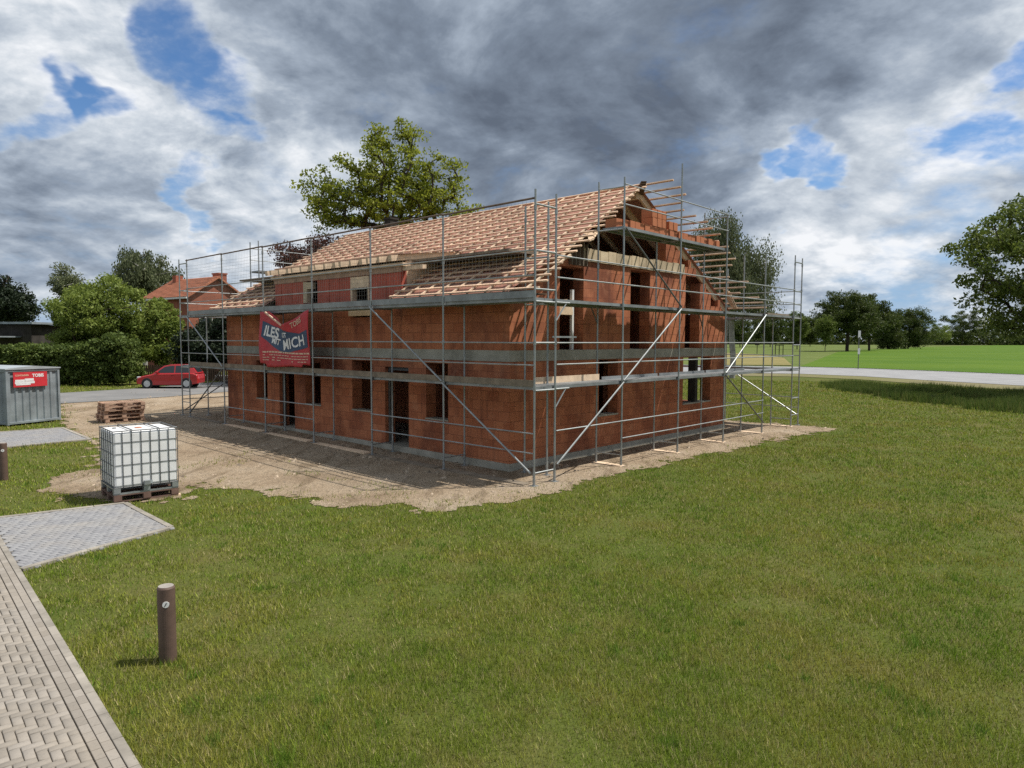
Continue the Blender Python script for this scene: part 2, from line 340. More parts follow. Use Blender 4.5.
# ---- paving built of separate stones
def inset(poly, d):
    poly = np.asarray(poly); c = poly.mean(0); return c + (poly-c)*(1-d/np.linalg.norm(poly-c, axis=1).mean())
def paving(name, poly, org, ex, m, lift, border=0, S_=.16):
    ex = ex/np.linalg.norm(ex); ey = np.array([-ex[1], ex[0]]); poly = np.asarray(poly)
    L = np.stack([(poly-org)@ex, (poly-org)@ey], 1); lo, hi = L.min(0), L.max(0); g = .0032; st = []; q_ = S_/2
    for j in range(int(math.floor(lo[1]/q_))-4, int(math.ceil(hi[1]/q_))+4):
        for i in range(int(math.floor(lo[0]/q_))-4, int(math.ceil(hi[0]/q_))+4):
            k = (i - j) % 4                       # herringbone: 0 starts a stone lying along x, 2 one along y
            if k == 0: st.append((i*q_, (i+2)*q_, j*q_, (j+1)*q_))
            elif k == 3: st.append((i*q_, (i+1)*q_, j*q_, (j+2)*q_))
    st = np.array(st); C = np.stack([(st[:,0]+st[:,1])/2, (st[:,2]+st[:,3])/2], 1); st[:,2] = np.where((st[:,3]-lo[1] > .02), np.maximum(st[:,2], lo[1]), st[:,2]) if border else st[:,2]; C = np.stack([(st[:,0]+st[:,1])/2, (st[:,2]+st[:,3])/2], 1); st = st[inpoly(C, L)]
    n = len(st); x0, x1, y0, y1 = st[:,0]+g, st[:,1]-g, st[:,2]+g, st[:,3]-g; b = .006
    zt = RNG.normal(0, .0016, n); tilt = RNG.normal(0, .0012, (n, 4))
    def w(x, y, z):
        p = org + np.outer(x, ex) + np.outer(y, ey); return np.c_[p, gz(p[:,0], p[:,1]) + lift + z]
    v = np.stack([w(x0,y0,-.03+zt*0), w(x1,y0,-.03+zt*0), w(x1,y1,-.03+zt*0), w(x0,y1,-.03+zt*0), w(x0,y0,-b+zt+tilt[:,0]), w(x1,y0,-b+zt+tilt[:,1]), w(x1,y1,-b+zt+tilt[:,2]), w(x0,y1,-b+zt+tilt[:,3]),
                  w(x0+b,y0+b,zt+tilt[:,0]), w(x1-b,y0+b,zt+tilt[:,1]), w(x1-b,y1-b,zt+tilt[:,2]), w(x0+b,y1-b,zt+tilt[:,3])], 1).reshape(-1, 3)
    fb = np.array([(0,1,5,4),(1,2,6,5),(2,3,7,6),(3,0,4,7),(4,5,9,8),(5,6,10,9),(6,7,11,10),(7,4,8,11),(8,9,10,11)])
    f = (fb[None] + (np.arange(n)*12)[:,None,None]).reshape(-1, 4); o = tag(npmesh(name, v, f, m), kind='structure')
    return o
def kerb(name, pts, m, w=.08, h=.02, L=1.0, parent=None, closed=False, lift=.0):
    mb = MB(); pts = [np.asarray(p) for p in pts]
    for p, q in zip(pts[:-1], pts[1:]):
        n = max(1, int(round(np.linalg.norm(q-p)/L)))
        for i in range(n):
            a, b = p+(q-p)*(i/n), p+(q-p)*((i+1)/n); d = (b-a)/np.linalg.norm(b-a)*.004; a, b = a+d, b-d
            mb.bar((a[0],a[1],float(gz(*a))+h/2-.03+lift), (b[0],b[1],float(gz(*b))+h/2-.03+lift), w, h+.06)
    return tag(mb.build(name, m, bevel=.006), kind='structure')
PATHI = [PATH_P0 - PD*3 + PN*.252, PATH_P0 + PD*16 + PN*.252, PATH_P0 + PD*16 + PN*2.2, PATH_P0 - PD*3 + PN*2.2]
paving('path', PATHI, PATH_P0 + PN*.252, PD, M['paver'], .035, 1)
mb = MB()
for i in range(int(19/.16)):                        # edging course of stretchers beside the kerb
    for r_ in (0, 1):
        p = PATH_P0 - PD*3 + PD*(i*.16+.08+r_*.08) + PN*(.125+.082*r_)
        a, b = p - PD*.077, p + PD*.077; mb.bar((a[0],a[1],float(gz(*a))+.004), (b[0],b[1],float(gz(*b))+.004), .077, .06)
tag(mb.build('path_edging', M['paver'], bevel=.005), kind='structure')
kerb('path_kerb', [PATH_P0 - PD*3 + PN*.04, PATH_P0 + PD*16 + PN*.04], M['stone_kerb'], .08, .036, .5)
flat('path_bed', [PATH[0]+PN*.08, PATH[1]+PN*.08, PATH[2], PATH[3]], M['joint'], .016, 30)
pd = PAD1[2]-PAD1[3]
def shrink(P, d): return inset(P, d)
paving('driveway', shrink(PAD1, .0), PAD1[3], PAD1[2]-PAD1[3], M['paver_blue'], .034)
flat('driveway_bed', [PAD1[3], PAD1[0], PAD1[1], PAD1[2]], M['joint'], .018, 8)
kerb('driveway_kerb', [PAD1[0], PAD1[1], PAD1[2], PAD1[3]], M['stone_kerb'], .10, .046, .5)
paving('parking_pad', shrink(PAD2, .0), PAD2[3], PAD2[2]-PAD2[3], M['paver_blue'], .034)
flat('parking_pad_bed', [PAD2[3], PAD2[0], PAD2[1], PAD2[2]], M['joint'], .018, 8)
kerb('parking_pad_kerb', [PAD2[0], PAD2[1], PAD2[2], PAD2[3]], M['stone_kerb'], .11, .046, .5)

# ---- right hand road, verge and fields
rn = PX((1080,390),(1024,386.3),(940,381.5),(860,376.6),(800,374.2),(735,373.2)); rf = PX((1080,379),(1024,375.8),(940,372.2),(860,369.2),(800,367.6),(735,366.6))
dn = rn[-1]-rn[-2]; dn = dn/np.linalg.norm(dn)
rn = np.vstack([rn[:1]+(rn[:1]-rn[1:2])*2, rn, [rn[-1]+dn*60]]); rf = np.vstack([rf[:1]+(rf[:1]-rf[1:2])*2, rf, [rf[-1]+dn*60]])
o = flat('country_road', np.vstack([rn, rf[::-1]]), M['asphalt_r'], .05, 8)
vn = PX((1080,397),(1024,390.8),(940,385.5),(860,379.8),(800,377),(735,376)); vn = np.vstack([vn[:1]+(vn[:1]-vn[1:2])*2, vn, [vn[-1]+dn*60]])
flat('roadside_verge', np.vstack([vn, rn[::-1]]), M['verge'], .03, 8)
mb = MB()
for p, q_ in zip(rf[:-1], rf[1:]):
    for t0 in np.linspace(0, 1, 9)[:-1]:
        a, b = p+(q_-p)*t0, p+(q_-p)*(t0+.125); mb.quad((a[0],a[1],.075),(b[0],b[1],.075),(b[0]+.25,b[1]+.5,.075),(a[0]+.25,a[1]+.5,.075))
tag(mb.build('road_edge_line', M['white']), kind='structure')
fl = rf + np.array([.6, 1.3])
fn = np.vstack([fl[:5], PX((800,367.2))]); ff = np.vstack([[(1500,900)], [(760,760)], PX((1000,345.2),(930,347),(870,349.6),(838,352.2))])
flat('field', np.vstack([fn, ff[::-1]]), M['field'], .10, 6)
mn = np.vstack([PX((1000,346.0)), fl[3:6], fl[6:7], [fl[-1]+dn*8]]); mf = np.array([(900,1500),(600,1200),(420,1100),(300,1000),(200,900),(100,800)])
flat('meadow', np.vstack([mn, mf[::-1]]), M['meadow'], .06, 6)
mb = MB(); mb.quad(*[(p[0],p[1],.14) for p in PX((700,365.8),(792,366.2),(784,358.5),(762,355.2),(735,353.5),(700,353.5))]); tag(mb.build('dry_bank', M['dry']), kind='structure')

# ------------------------------------------------------------------ grass
def make_grass():
    b = NB('grass_blade'); p = b.pos(); n = b.noise(.45, 5, .62, p); n2 = b.noise(2.6, 5, .65, p); k = b.island()
    c = b.ramp(n, (.30, (.150, .250, .022)), (.45, (.215, .290, .028)), (.58, (.285, .310, .040)), (.72, (.37, .325, .075)))
    c = b.mix(b.mrange(n2, .48, .66, 0, .55), c, (.38, .33, .095)); c = b.mix(b.mrange(n2, .26, .42, .7, 0), c, (.085, .180, .016))
    c = b.mix(b.math('MULTIPLY', b.math('GREATER_THAN', k, .82), .8), c, (.52, .43, .23))
    m = b.node('VectorMath', operation='SCALE'); b.link(c, m.inputs[0]); b.link(b.mrange(b.math('FRACT', b.math('MULTIPLY', k, 7.31)), 0, 1, .5, 1.3), m.inputs['Scale'])
    b.leafy(m.outputs[0], .3, .7); return b.m
M['grass'] = make_grass()
def make_tall():
    b = NB('tall_grass_blade'); k = b.island(); n = b.noise(.5, 4, .6, b.pos())
    c = b.ramp(b.math('ADD', b.math('MULTIPLY', k, .6), b.math('MULTIPLY', n, .4)), (.15, (.060, .105, .018)), (.6, (.110, .155, .030)), (.9, (.23, .21, .075))); b.leafy(c, .3, .7); return b.m
M['tall'] = make_tall()
M['tuft'] = leafmat('tuft_blade', (.075, .160, .014), (.20, .30, .034), .3); M['clod'] = simple('earth_clod', (.27, .215, .16), .95, 0, .3, 3, .1, .5)
def blades(P, h, w, lean=.5):
    n = len(P); th = RNG.uniform(0, 2*PI, n); d = np.stack([np.cos(th), np.sin(th)], 1); ph = RNG.uniform(0, 2*PI, n); l = RNG.uniform(.1, 1, n)*lean*h
    z = gz(P[:,0], P[:,1]); a = np.c_[P - d*w[:,None]/2, z]; b = np.c_[P + d*w[:,None]/2, z]; t = np.c_[P[:,0]+np.cos(ph)*l, P[:,1]+np.sin(ph)*l, z+h]
    return np.stack([a, b, t], 1).reshape(-1, 3), np.arange(3*n).reshape(-1, 3)
def value_noise(P, s, seed):
    r = np.random.default_rng(seed).random((64, 64)); x, y = P[:,0]/s, P[:,1]/s; i, j = np.floor(x).astype(int), np.floor(y).astype(int); fx, fy = x-i, y-j
    fx, fy = fx*fx*(3-2*fx), fy*fy*(3-2*fy); g = lambda a, b: r[a % 64, b % 64]
    return (g(i,j)*(1-fx)+g(i+1,j)*fx)*(1-fy)+(g(i,j+1)*(1-fx)+g(i+1,j+1)*fx)*fy
NBLADE = 1120000
rr = np.exp(RNG.uniform(math.log(3.6), math.log(62), NBLADE)); an = RNG.uniform(R(-44), R(62), NBLADE)
GP_ = np.stack([rr*np.sin(an), rr*np.cos(an)], 1)
sn = inpoly(GP_ + sand_noise(GP_) + RNG.normal(0,.42,GP_.shape)*(RNG.random((NBLADE,1))<.5), SAND); bare = inpoly(GP_, [p for p in HOUSE_FP]) | inpoly(GP_, inset(PAD1, -.03)) | inpoly(GP_, PATH) | inpoly(GP_, inset(PAD2, -.03)) | inpoly(GP_, rl)
bare |= inpoly(GP_, np.vstack([vn, rf[::-1]])) | inpoly(GP_, np.vstack([fl, fl[::-1]+np.array([300,200])]))
# a few weeds keep growing on the sand near its edge, bare patches thin the lawn
nz = value_noise(GP_, .45, 3)*.6 + value_noise(GP_, 1.7, 4)*.4; weeds = sn & (nz > .70) & (RNG.random(NBLADE) < .18) & (((GP_-OO)@V) < -2.2) & ~inpoly(GP_, HOUSE_FP)
keep = (~bare & ~sn & (RNG.random(NBLADE) < np.clip((nz-.12)*3.2, .5, 1))) | (weeds & ~bare)
GP_ = GP_[keep]; rr = rr[keep]; nz = nz[keep]; n = len(GP_)
hh = RNG.uniform(.024, .062, n)*(.65 + nz*1.0)*np.clip(1 + (rr-14)*.012, 1, 1.6)
tuft = (value_noise(GP_, .22, 9) + RNG.normal(0,.10,n) > .90) & (value_noise(GP_, 2.3, 12) > .35); hh = np.where(tuft, hh*1.5, hh); ww = np.maximum(.0045, rr*.0010)*RNG.uniform(.7, 1.3, n)
for sel, nm_, mt_, lb in ((~tuft, 'grass', M['grass'], 'short patchy lawn grass with dry straw-coloured blades around the building site'), (tuft, 'grass_tufts', M['tuft'], 'darker and longer green tufts scattered through the short lawn')):
    gvv, gff = blades(GP_[sel], hh[sel], ww[sel], .8); tag(npmesh(nm_, gvv, gff, mt_), lb, 'grass', kind='stuff')
# clods and small stones on the bare earth
K = 9000; lo, hi = SAND.min(0), SAND.max(0); Q_ = RNG.uniform(lo, hi, (K*3, 2)); Q_ = Q_[inpoly(Q_, SAND) & ~inpoly(Q_, HOUSE_FP) & (value_noise(Q_, 1.1, 41) + RNG.normal(0,.15,len(Q_)) > .5)][:K]
sz = RNG.exponential(.014, len(Q_)) + .007; zz = gz(Q_[:,0], Q_[:,1]) + .012; vv = []
for t_ in range(4): vv.append(np.c_[Q_[:,0] + sz*np.cos(t_*PI/2 + RNG.uniform(-.5,.5,len(Q_)))*RNG.uniform(.7,1.5,len(Q_)), Q_[:,1] + sz*np.sin(t_*PI/2 + RNG.uniform(-.5,.5,len(Q_)))*RNG.uniform(.7,1.5,len(Q_)), zz - .004])
vv.append(np.c_[Q_[:,0] + RNG.normal(0,.3,len(Q_))*sz, Q_[:,1] + RNG.normal(0,.3,len(Q_))*sz, zz + sz*RNG.uniform(.5,1.,len(Q_))])
vv = np.stack(vv, 1).reshape(-1, 3); ff_ = (np.array([(0,1,4),(1,2,4),(2,3,4),(3,0,4)])[None] + (np.arange(len(Q_))*5)[:,None,None]).reshape(-1, 3)
tag(npmesh('rubble', vv, ff_, M['clod']), 'small clods and stones strewn over the sandy earth around the house', 'rubble', kind='stuff')
# tall uncut grass along the ditch on the right
tp = PX((835,384),(860,383.5),(905,388),(1060,395),(1060,416),(960,407),(880,398),(840,390)); lo, hi = tp.min(0), tp.max(0)
T = RNG.uniform(lo, hi, (90000, 2)); T = T[inpoly(T + sand_noise(T)*5 + RNG.normal(0,.5,T.shape), tp)]; nn = value_noise(T, 1.6, 21); k_ = nn + .35*value_noise(T, .5, 33) > .62; T = T[k_]; nn = nn[k_]
gvv, gff = blades(T, RNG.uniform(.15, .5, len(T))*(.3+1.1*nn), RNG.uniform(.02, .05, len(T)), .5)
tag(npmesh('tall_grass', gvv, gff, M['tall']), 'long uncut dark grass along the ditch before the country road', 'grass', kind='stuff')

# ------------------------------------------------------------------ house shell (local x along the gable, y along the eaves)
WX, WY, TH = 11.85, 15.2, .365
ho = W(1.6, .9)
house = empty('unfinished_house', (ho[0], ho[1], 0), YAW, 'unfinished red clay-block house with bare roof battens standing inside grey scaffolding', 'house')
def wall(plane, at0, thick, uo, zo, lo_z, hi_z, lo_u, hi_u, openings, m, name='wall', top=None):
    # wall as a lattice of cells with openings cut out; plane 'x' runs along x at y=at0, 'y' runs along y at x=at0; top(u) limits its height in courses
    us = {lo_u, hi_u}; zs = {lo_z, hi_z}
    for (a, b, c, d) in openings: us |= {a, b}; zs |= {c, d}
    if top:
        us |= set(np.round(np.arange(lo_u, hi_u, .373/2), 4)); zs |= set(np.round(np.arange(lo_z, hi_z, .25), 4))
    us, zs = sorted(u for u in us if lo_u <= u <= hi_u), sorted(z for z in zs if lo_z <= z <= hi_z)
    def solid(i, k):
        if i < 0 or k < 0 or i >= len(us)-1 or k >= len(zs)-1: return False
        u, z = (us[i]+us[i+1])/2, (zs[k]+zs[k+1])/2
        if any(a < u < b and c < z < d for a, b, c, d in openings): return False
        return not (top and zs[k+1] > top(u) + .02)
    mb = MB(); P = (lambda u, t, z: (u, at0+t, z)) if plane == 'x' else (lambda u, t, z: (at0+t, u, z))
    for i in range(len(us)-1):
        for k in range(len(zs)-1):
            if not solid(i, k): continue
            a, b, c, d = us[i], us[i+1], zs[k], zs[k+1]
            mb.quad(P(a,0,c), P(b,0,c), P(b,0,d), P(a,0,d)); mb.quad(P(a,thick,c), P(a,thick,d), P(b,thick,d), P(b,thick,c))
            if not solid(i-1,k): mb.quad(P(a,0,c), P(a,0,d), P(a,thick,d), P(a,thick,c))
            if not solid(i+1,k): mb.quad(P(b,0,c), P(b,thick,c), P(b,thick,d), P(b,0,d))
            if not solid(i,k-1): mb.quad(P(a,0,c), P(a,thick,c), P(b,thick,c), P(b,0,c))
            if not solid(i,k+1): mb.quad(P(a,0,d), P(b,0,d), P(b,thick,d), P(a,thick,d))
    # weld shared corners so normals can be made consistent
    o = mb.build(name, m, house, fix=False)
    import bmesh
    bm = bmesh.new(); bm.from_mesh(o.data); bmesh.ops.remove_doubles(bm, verts=bm.verts, dist=1e-4); bmesh.ops.recalc_face_normals(bm, faces=bm.faces); bm.to_mesh(o.data); bm.free()
    return o
ZB, ZS0, ZS1 = .20, 2.76, 3.04
EX, EZ, SL, RX = -.55, 4.47, .5622, 5.8
roofz = lambda x: EZ + SL*((x if x <= RX else 2*RX - x) - EX)
DY0, DY1 = 4.2, 11.35
G = [(12.06,12.88,1.12,2.52), (10.18,11.2,ZB,2.52), (8.52,9.47,1.12,2.52), (5.75,6.72,1.12,2.66), (3.94,5.04,ZB,2.5), (2.26,3.17,1.12,2.66)]
wall('y', 0, TH, 0, 0, ZB, ZS0, 0, WY, G, M['brick_y'])
wall('y', .004, TH, 0, 0, ZS1, 4.29, 0, WY, [(5.76,6.67,3.98,4.5)], M['brick_y'])
GG = [(3.81,4.78,1.13,2.74), (8.72,10.72,1.15,2.72)]
wall('x', 0, TH, 0, 0, ZB, ZS0, TH, WX-TH, GG, M['brick_x'])
def gtop(x):
    t = roofz(x) - .12
    if 3.0 < x < 7.45: t = min(t, 5.5)
    if x >= 7.45: t -= (.05, .30, .16, .42)[int(x/.56) % 4]            # unfinished courses step down toward the eaves
    return t
GU = [(1.98,3.04,ZS1,5.3), (5.41,6.51,ZS1,5.44), (8.79,9.81,ZS1,5.5)]
wall('x', .004, TH, 0, 0, ZS1, 7.6, TH, WX-TH, GU, M['brick_x'], top=gtop)
wall('x', WY-TH, TH, 0, 0, ZB, ZS0, TH, WX-TH, [], M['brick_x'])
wall('x', WY-TH, TH, 0, 0, ZS1, 7.6, TH, WX-TH, [], M['brick_x'], top=lambda x: roofz(x)-.12)
wall('y', WX-TH, TH, 0, 0, ZB, ZS0, 0, WY, [(.8,2.6,1.0,2.74)], M['brick_y'])
wall('y', WX-TH-.004, TH, 0, 0, ZS1, 4.29, 0, WY, [], M['brick_y'])
wall('y', 3.6, .24, 0, 0, ZB+.01, ZS0-.01, TH, WY-TH, [(7,8,ZB,2.3)], M['brick_y'], 'shade_partition'); wall('x', 5.1, .24, 0, 0, ZB+.01, ZS0-.01, 3.85, WX-TH-2.6, [], M['brick_x'], 'shade_partition')  # partitions added to keep the rooms dark behind the openings
wall('y', 8.3, .24, 0, 0, ZB+.01, ZS0-.01, 3.0, WY-TH, [], M['brick_y'], 'shade_partition'); wall('y', 4.3, .24, 0, 0, ZS1+.01, 5.7, 1.5, WY-1, [(7,8,ZS1,5)], M['brick_y'], 'shade_partition')
wall('x', 4.5, .24, 0, 0, ZS1+.01, 5.2, .6, 4.2, [], M['brick_x'], 'shade_partition'); wall('y', 7.6, .24, 0, 0, ZS1+.01, 5.7, 1.2, WY-1, [], M['brick_y'], 'shade_partition')
MB().box(-.035, WX+.035, -.035, WY+.035, -.4, ZB).build('foundation', M['concrete'], house)
MB().box(-.012, WX+.012, -.012, WY+.012, ZS0, ZS1).build('floor_slab', M['concrete'], house)
# attic beam over the gable openings, shuttering boards still on it
mb = MB()
for i in range(14):
    x0 = 2.95 + i*.405; mb.box(x0, x0+.385, -.055, TH+.03, 5.505+.006*(i % 2), 5.86-.012*(i % 3))
mb.build('ring_beam', M['wood_form'], house)
mb = MB()
for i in range(5): x0 = 2.36+i*.17; mb.bar((x0, -.06, 5.35), (x0+.02, -.06, 5.95+.03*(i%2)), .12, .03)
mb.build('shuttering', M['wood_grey'], house)
MB().box(TH+.01, WX-TH-.01, TH+.02, WY-TH-.02, 5.56, 5.62).build('attic_shade_boards', M['wood_grey'], house)  # boards added to stop attic daylight reaching the upper openings
# light blocks and frames standing in the openings
MB().box(2.68, 2.76, .12, .2, ZS1, 4.7).build('door_post', M['white'], house)
MB().prism([(2.02,4.0),(2.66,4.0),(2.66,4.12),(2.4,4.42)], 'y', .08, .3).build('timber_wedge', M['wood_pale'], house)
for (a, b, z0, z1) in [(3.94,5.04,ZB,2.5), (10.18,11.2,ZB,2.52)]:
    f = MB().box(.12,.2,a,a+.09,z0,z1).box(.12,.2,b-.09,b,z0,z1).box(.12,.2,a+.09,b-.09,z1-.1,z1); f.build('door_frame', M['steel_dark'], house)
for (a, b, c, d) in [G[0], G[2], G[3], G[5]]: MB().box(-.02, TH-.03, a-.02, b+.02, c-.035, c+.004).build('window_sill', M['concrete'], house)
for (a, b, c, d) in GG: MB().box(a-.02, b+.02, -.025, TH-.03, c-.04, c+.004).build('window_sill', M['concrete'], house)
MB().box(9.62, 9.80, .02, .3, 1.156, 2.715).build('window_post', M['shed'], house)
# dormer
dorm = MB()
for (a, b) in [(DY0,5.72),(6.71,8.60),(9.48,DY1)]: dorm.box(-.02, .16, a, b, 4.30, 5.40)
for (a, b) in [(5.72,6.71),(8.60,9.48)]: dorm.box(-.018, .158, a, b, 5.24, 5.399)
dorm.box(-.018, .158, 5.722, 6.708, 4.30, 4.42).box(-.018, .158, 8.602, 9.478, 4.30, 4.50)
dormer = dorm.build('dormer', M['dormer_red'], house)
DZ = lambda x: 5.50 + .15*(x+.45)
for y0, y1 in ((DY0, DY0+.06), (DY1-.06, DY1)):
    MB().prism([(.163,4.85),(2.3,6.05),(2.3,DZ(2.3)-.02),(.163,DZ(.163)-.02)], 'y', y0, y1).build('dormer_cheek', M['wood_pale'], dormer)
MB().box(.0, .14, DY0-.9, DY0-.002, 5.28, 5.40).build('plywood_strip', M['wood_pale'], dormer)
MB().box(-.10, .04, DY0-.15, DY1+.15, 5.402, 5.50).build('wall_plate', M['wood_pale'], dormer); MB().box(-.045, -.0205, DY0-.02, DY1+.02, 5.245, 5.398).build('header_board', M['pallet'], dormer)
for yy in (4.22, 4.9, 7.35, 7.9, 10.2, 10.9): MB().box(-.035, -.0205, yy, yy+.05, 4.3, 5.24).build('cover_strip', M['dormer_red'], dormer)
for k in range(16):
    y = DY0 + .06 + k*.466; e = -.40 - .10*((k*7) % 3)/2
    MB().bar((e, y, DZ(e)+.09), (2.2, y, DZ(2.2)+.06), .10 if k % 3 else .16, .16).build('rafter', M['wood_pale'], dormer)
mb = MB().quad((-.15,DY0-.1,DZ(-.15)+.18),(-.15,DY1+.1,DZ(-.15)+.18),(2.3,DY1+.1,DZ(2.3)+.145),(2.3,DY0-.1,DZ(2.3)+.145)); mb.build('dormer_membrane', M['membrane'], dormer)
mb = MB()
for k in range(8):
    x = -.05 + k*.33; z = DZ(x)+.21-.014*k/1.0
    mb.bar((x, DY0-.1+random.uniform(-.1,.1), z), (x, DY1+random.uniform(-.1,.15), z), .05, .035)
mb.build('dormer_battens', M['wood_batten'], dormer)
MB().box(-.05,.12,5.74,5.80,4.02,5.22).box(-.05,.12,6.60,6.69,4.02,5.22).box(-.05,.12,5.80,6.60,4.88,5.22).build('timber_box', M['wood_pale'], dormer)
MB().box(-.04,.12,9.24,9.46,4.52,5.22).box(-.04,.12,8.95,9.24,4.98,5.20).build('timber_box', M['wood_form'], dormer)
MB().box(-.06,.10,5.62,6.80,4.03,4.28).build('timber_block', M['wood_pale'], house)
# roof: membrane, counter battens, battens, rafters
def verge(x): return -1.42 + (x-EX)/(RX-EX)*1.12
roof = MB()
def strip(x0, x1, y0, y1, off=-.05, right=False):
    f = (lambda x: 2*RX-x) if right else (lambda x: x)
    roof.quad((f(x0),y0(x0),roofz(x0)+off),(f(x0),y1,roofz(x0)+off),(f(x1),y1,roofz(x1)+off),(f(x1),y0(x1),roofz(x1)+off))
YE = WY + .35
vg = lambda x: max(verge(x)+.12, -.42)
strip(EX+.02, 2.1, vg, DY0-.02); strip(EX+.02, 2.1, lambda x: DY1+.02, YE); strip(2.1, RX, vg, YE)
strip(EX+.02, RX, lambda x: -.02, YE, right=True)
rooff = roof.build('roof', M['membrane'], house)
sang = math.atan(SL); ns = 22; Lr = (RX-EX)/math.cos(sang)
bt = MB(); cb = MB()
for k in range(ns):
    x = EX + .04 + k*(RX-EX-.1)/(ns-1); z = roofz(x)+.018
    segs = [(verge(x)+random.uniform(-.10,.10), DY0-random.uniform(-.35,.1)), (DY1+random.uniform(-.3,.1), YE+random.uniform(-.15,.1))] if x < 2.05 else [(verge(x)+random.uniform(-.10,.12), YE+random.uniform(-.2,.1))]
    for (a, b) in segs:
        y = a
        while y < b-.05:
            y2 = min(b, y+random.uniform(3.2, 5.2)); dz = random.uniform(-.004,.004); dx = random.uniform(-.012,.012)
            bt.bar((x+dx, y, z+dz+random.uniform(-.006,.006)), (x+dx+random.uniform(-.01,.01), y2-.006, z+dz+random.uniform(-.006,.006)), .055, .036, (-SL,0,1)); y = y2
    if k == ns-1: continue
for k in range(ns):                                # far slope, its batten ends run out past the unfinished gable
    x = 2*RX - (EX + .04 + k*(RX-EX-.1)/(ns-1)); z = roofz(x)+.018
    bt.bar((x, -1.20+random.uniform(-.35,.45), z), (x, YE, z), .055, .04, (SL,0,1))
y = -.25
while y < YE:
    for s_ in ((EX+.05, RX-.02), ):
        lo_x = 2.15 if DY0-.05 < y < DY1+.05 else EX+.05
        if y < verge(lo_x)+.1: lo_x = EX + (y+1.3)/1.05*(RX-EX)-.2
        lo_x = max(lo_x, EX+.05)
        # tilted strips, lapped like boards left loose
        x = lo_x
        while x < RX-.1:
            x2 = min(RX-.02, x+random.uniform(1.6,2.6)); cb.bar((x, y+random.uniform(-.02,.02), roofz(x)-.018), (x2-.02, y+random.uniform(-.02,.02), roofz(x2)-.018), .06, .034, (-SL,0,1)); x = x2
    y += .62
for y in (-.95, ):
    cb.bar((EX+.05, y, roofz(EX)-.018+.03), (1.2, y, roofz(1.2)-.018), .06, .034, (-SL,0,1))
bt.build('battens', M['wood_batten'], rooff); cb.build('counter_battens', M['wood_pale'], rooff)
for k in range(20):
    y = .12 + k*.78
    lo_x = 2.2 if DY0-.1 < y < DY1+.1 else EX+.08
    if y < WY+.1: 
        MB().bar((lo_x, y, roofz(lo_x)-.16), (RX-.05, y, roofz(RX)-.16-.03), .08, .18, (-SL,0,1)).build('rafter', M['wood_pale'], rooff)
        MB().bar((2*RX-EX-.08, y+.003, roofz(EX+.08)-.16), (RX+.05, y+.003, roofz(RX)-.19), .08, .18, (SL,0,1)).build('rafter', M['wood_pale'], rooff)
MB().box(EX-.02, EX+.012, -1.25, DY0, EZ-.20, EZ-.02).build('fascia_board', M['fence_wood'], rooff); MB().box(EX-.02, EX+.012, DY1, YE-.05, EZ-.20, EZ-.02).build('fascia_board', M['fence_wood'], rooff)
MB().box(EX+.03, .0, -1.2, DY0-.02, EZ-.10, EZ-.075).build('soffit_board', M['fence_wood'], rooff); MB().box(EX+.03, .0, DY1+.02, YE-.1, EZ-.10, EZ-.075).build('soffit_board', M['fence_wood'], rooff)
mb = MB()
for (x0, y0) in ((0.9,-.7),(1.5,-.55),(2.15,-.5)): mb.bar((x0, y0, roofz(x0)-.06), (x0+.55, y0+.12, roofz(x0+.55)-.05), .10, .03)
for t in range(4): mb.bar((2.35+.12*t, -.75+.07*t, roofz(2.35)-.18+.05*t), (2.95+.1*t, -.25, roofz(2.9)-.12), .14, .02, (-SL,0,1))
mb.build('loose_board', M['wood_pale'], rooff)
mb = MB()
for (x0, x1, dz) in ((11.2,12.1,.06),(11.0,11.9,.0)): mb.bar((x0, -.35, roofz(x0)+.02+dz), (x1, -.25, roofz(x1)-.06+dz), .16, .02, (SL,0,1))
mb.build('loose_board', M['wood_pale'], rooff)
MB().box(RX-.1, RX+.1, .05, WY, roofz(RX)-.42, roofz(RX)-.20).build('ridge_beam', M['wood_pale'], rooff)
mb = MB()
for k in range(4): mb.bar((RX-.35+.02*k, -.35, roofz(RX-.3)-.02+.06*k), (RX+.45-.03*k, .25, roofz(RX-.45)+.06*k), .16, .035)
mb.build('board_pile', M['fence_wood'], rooff)

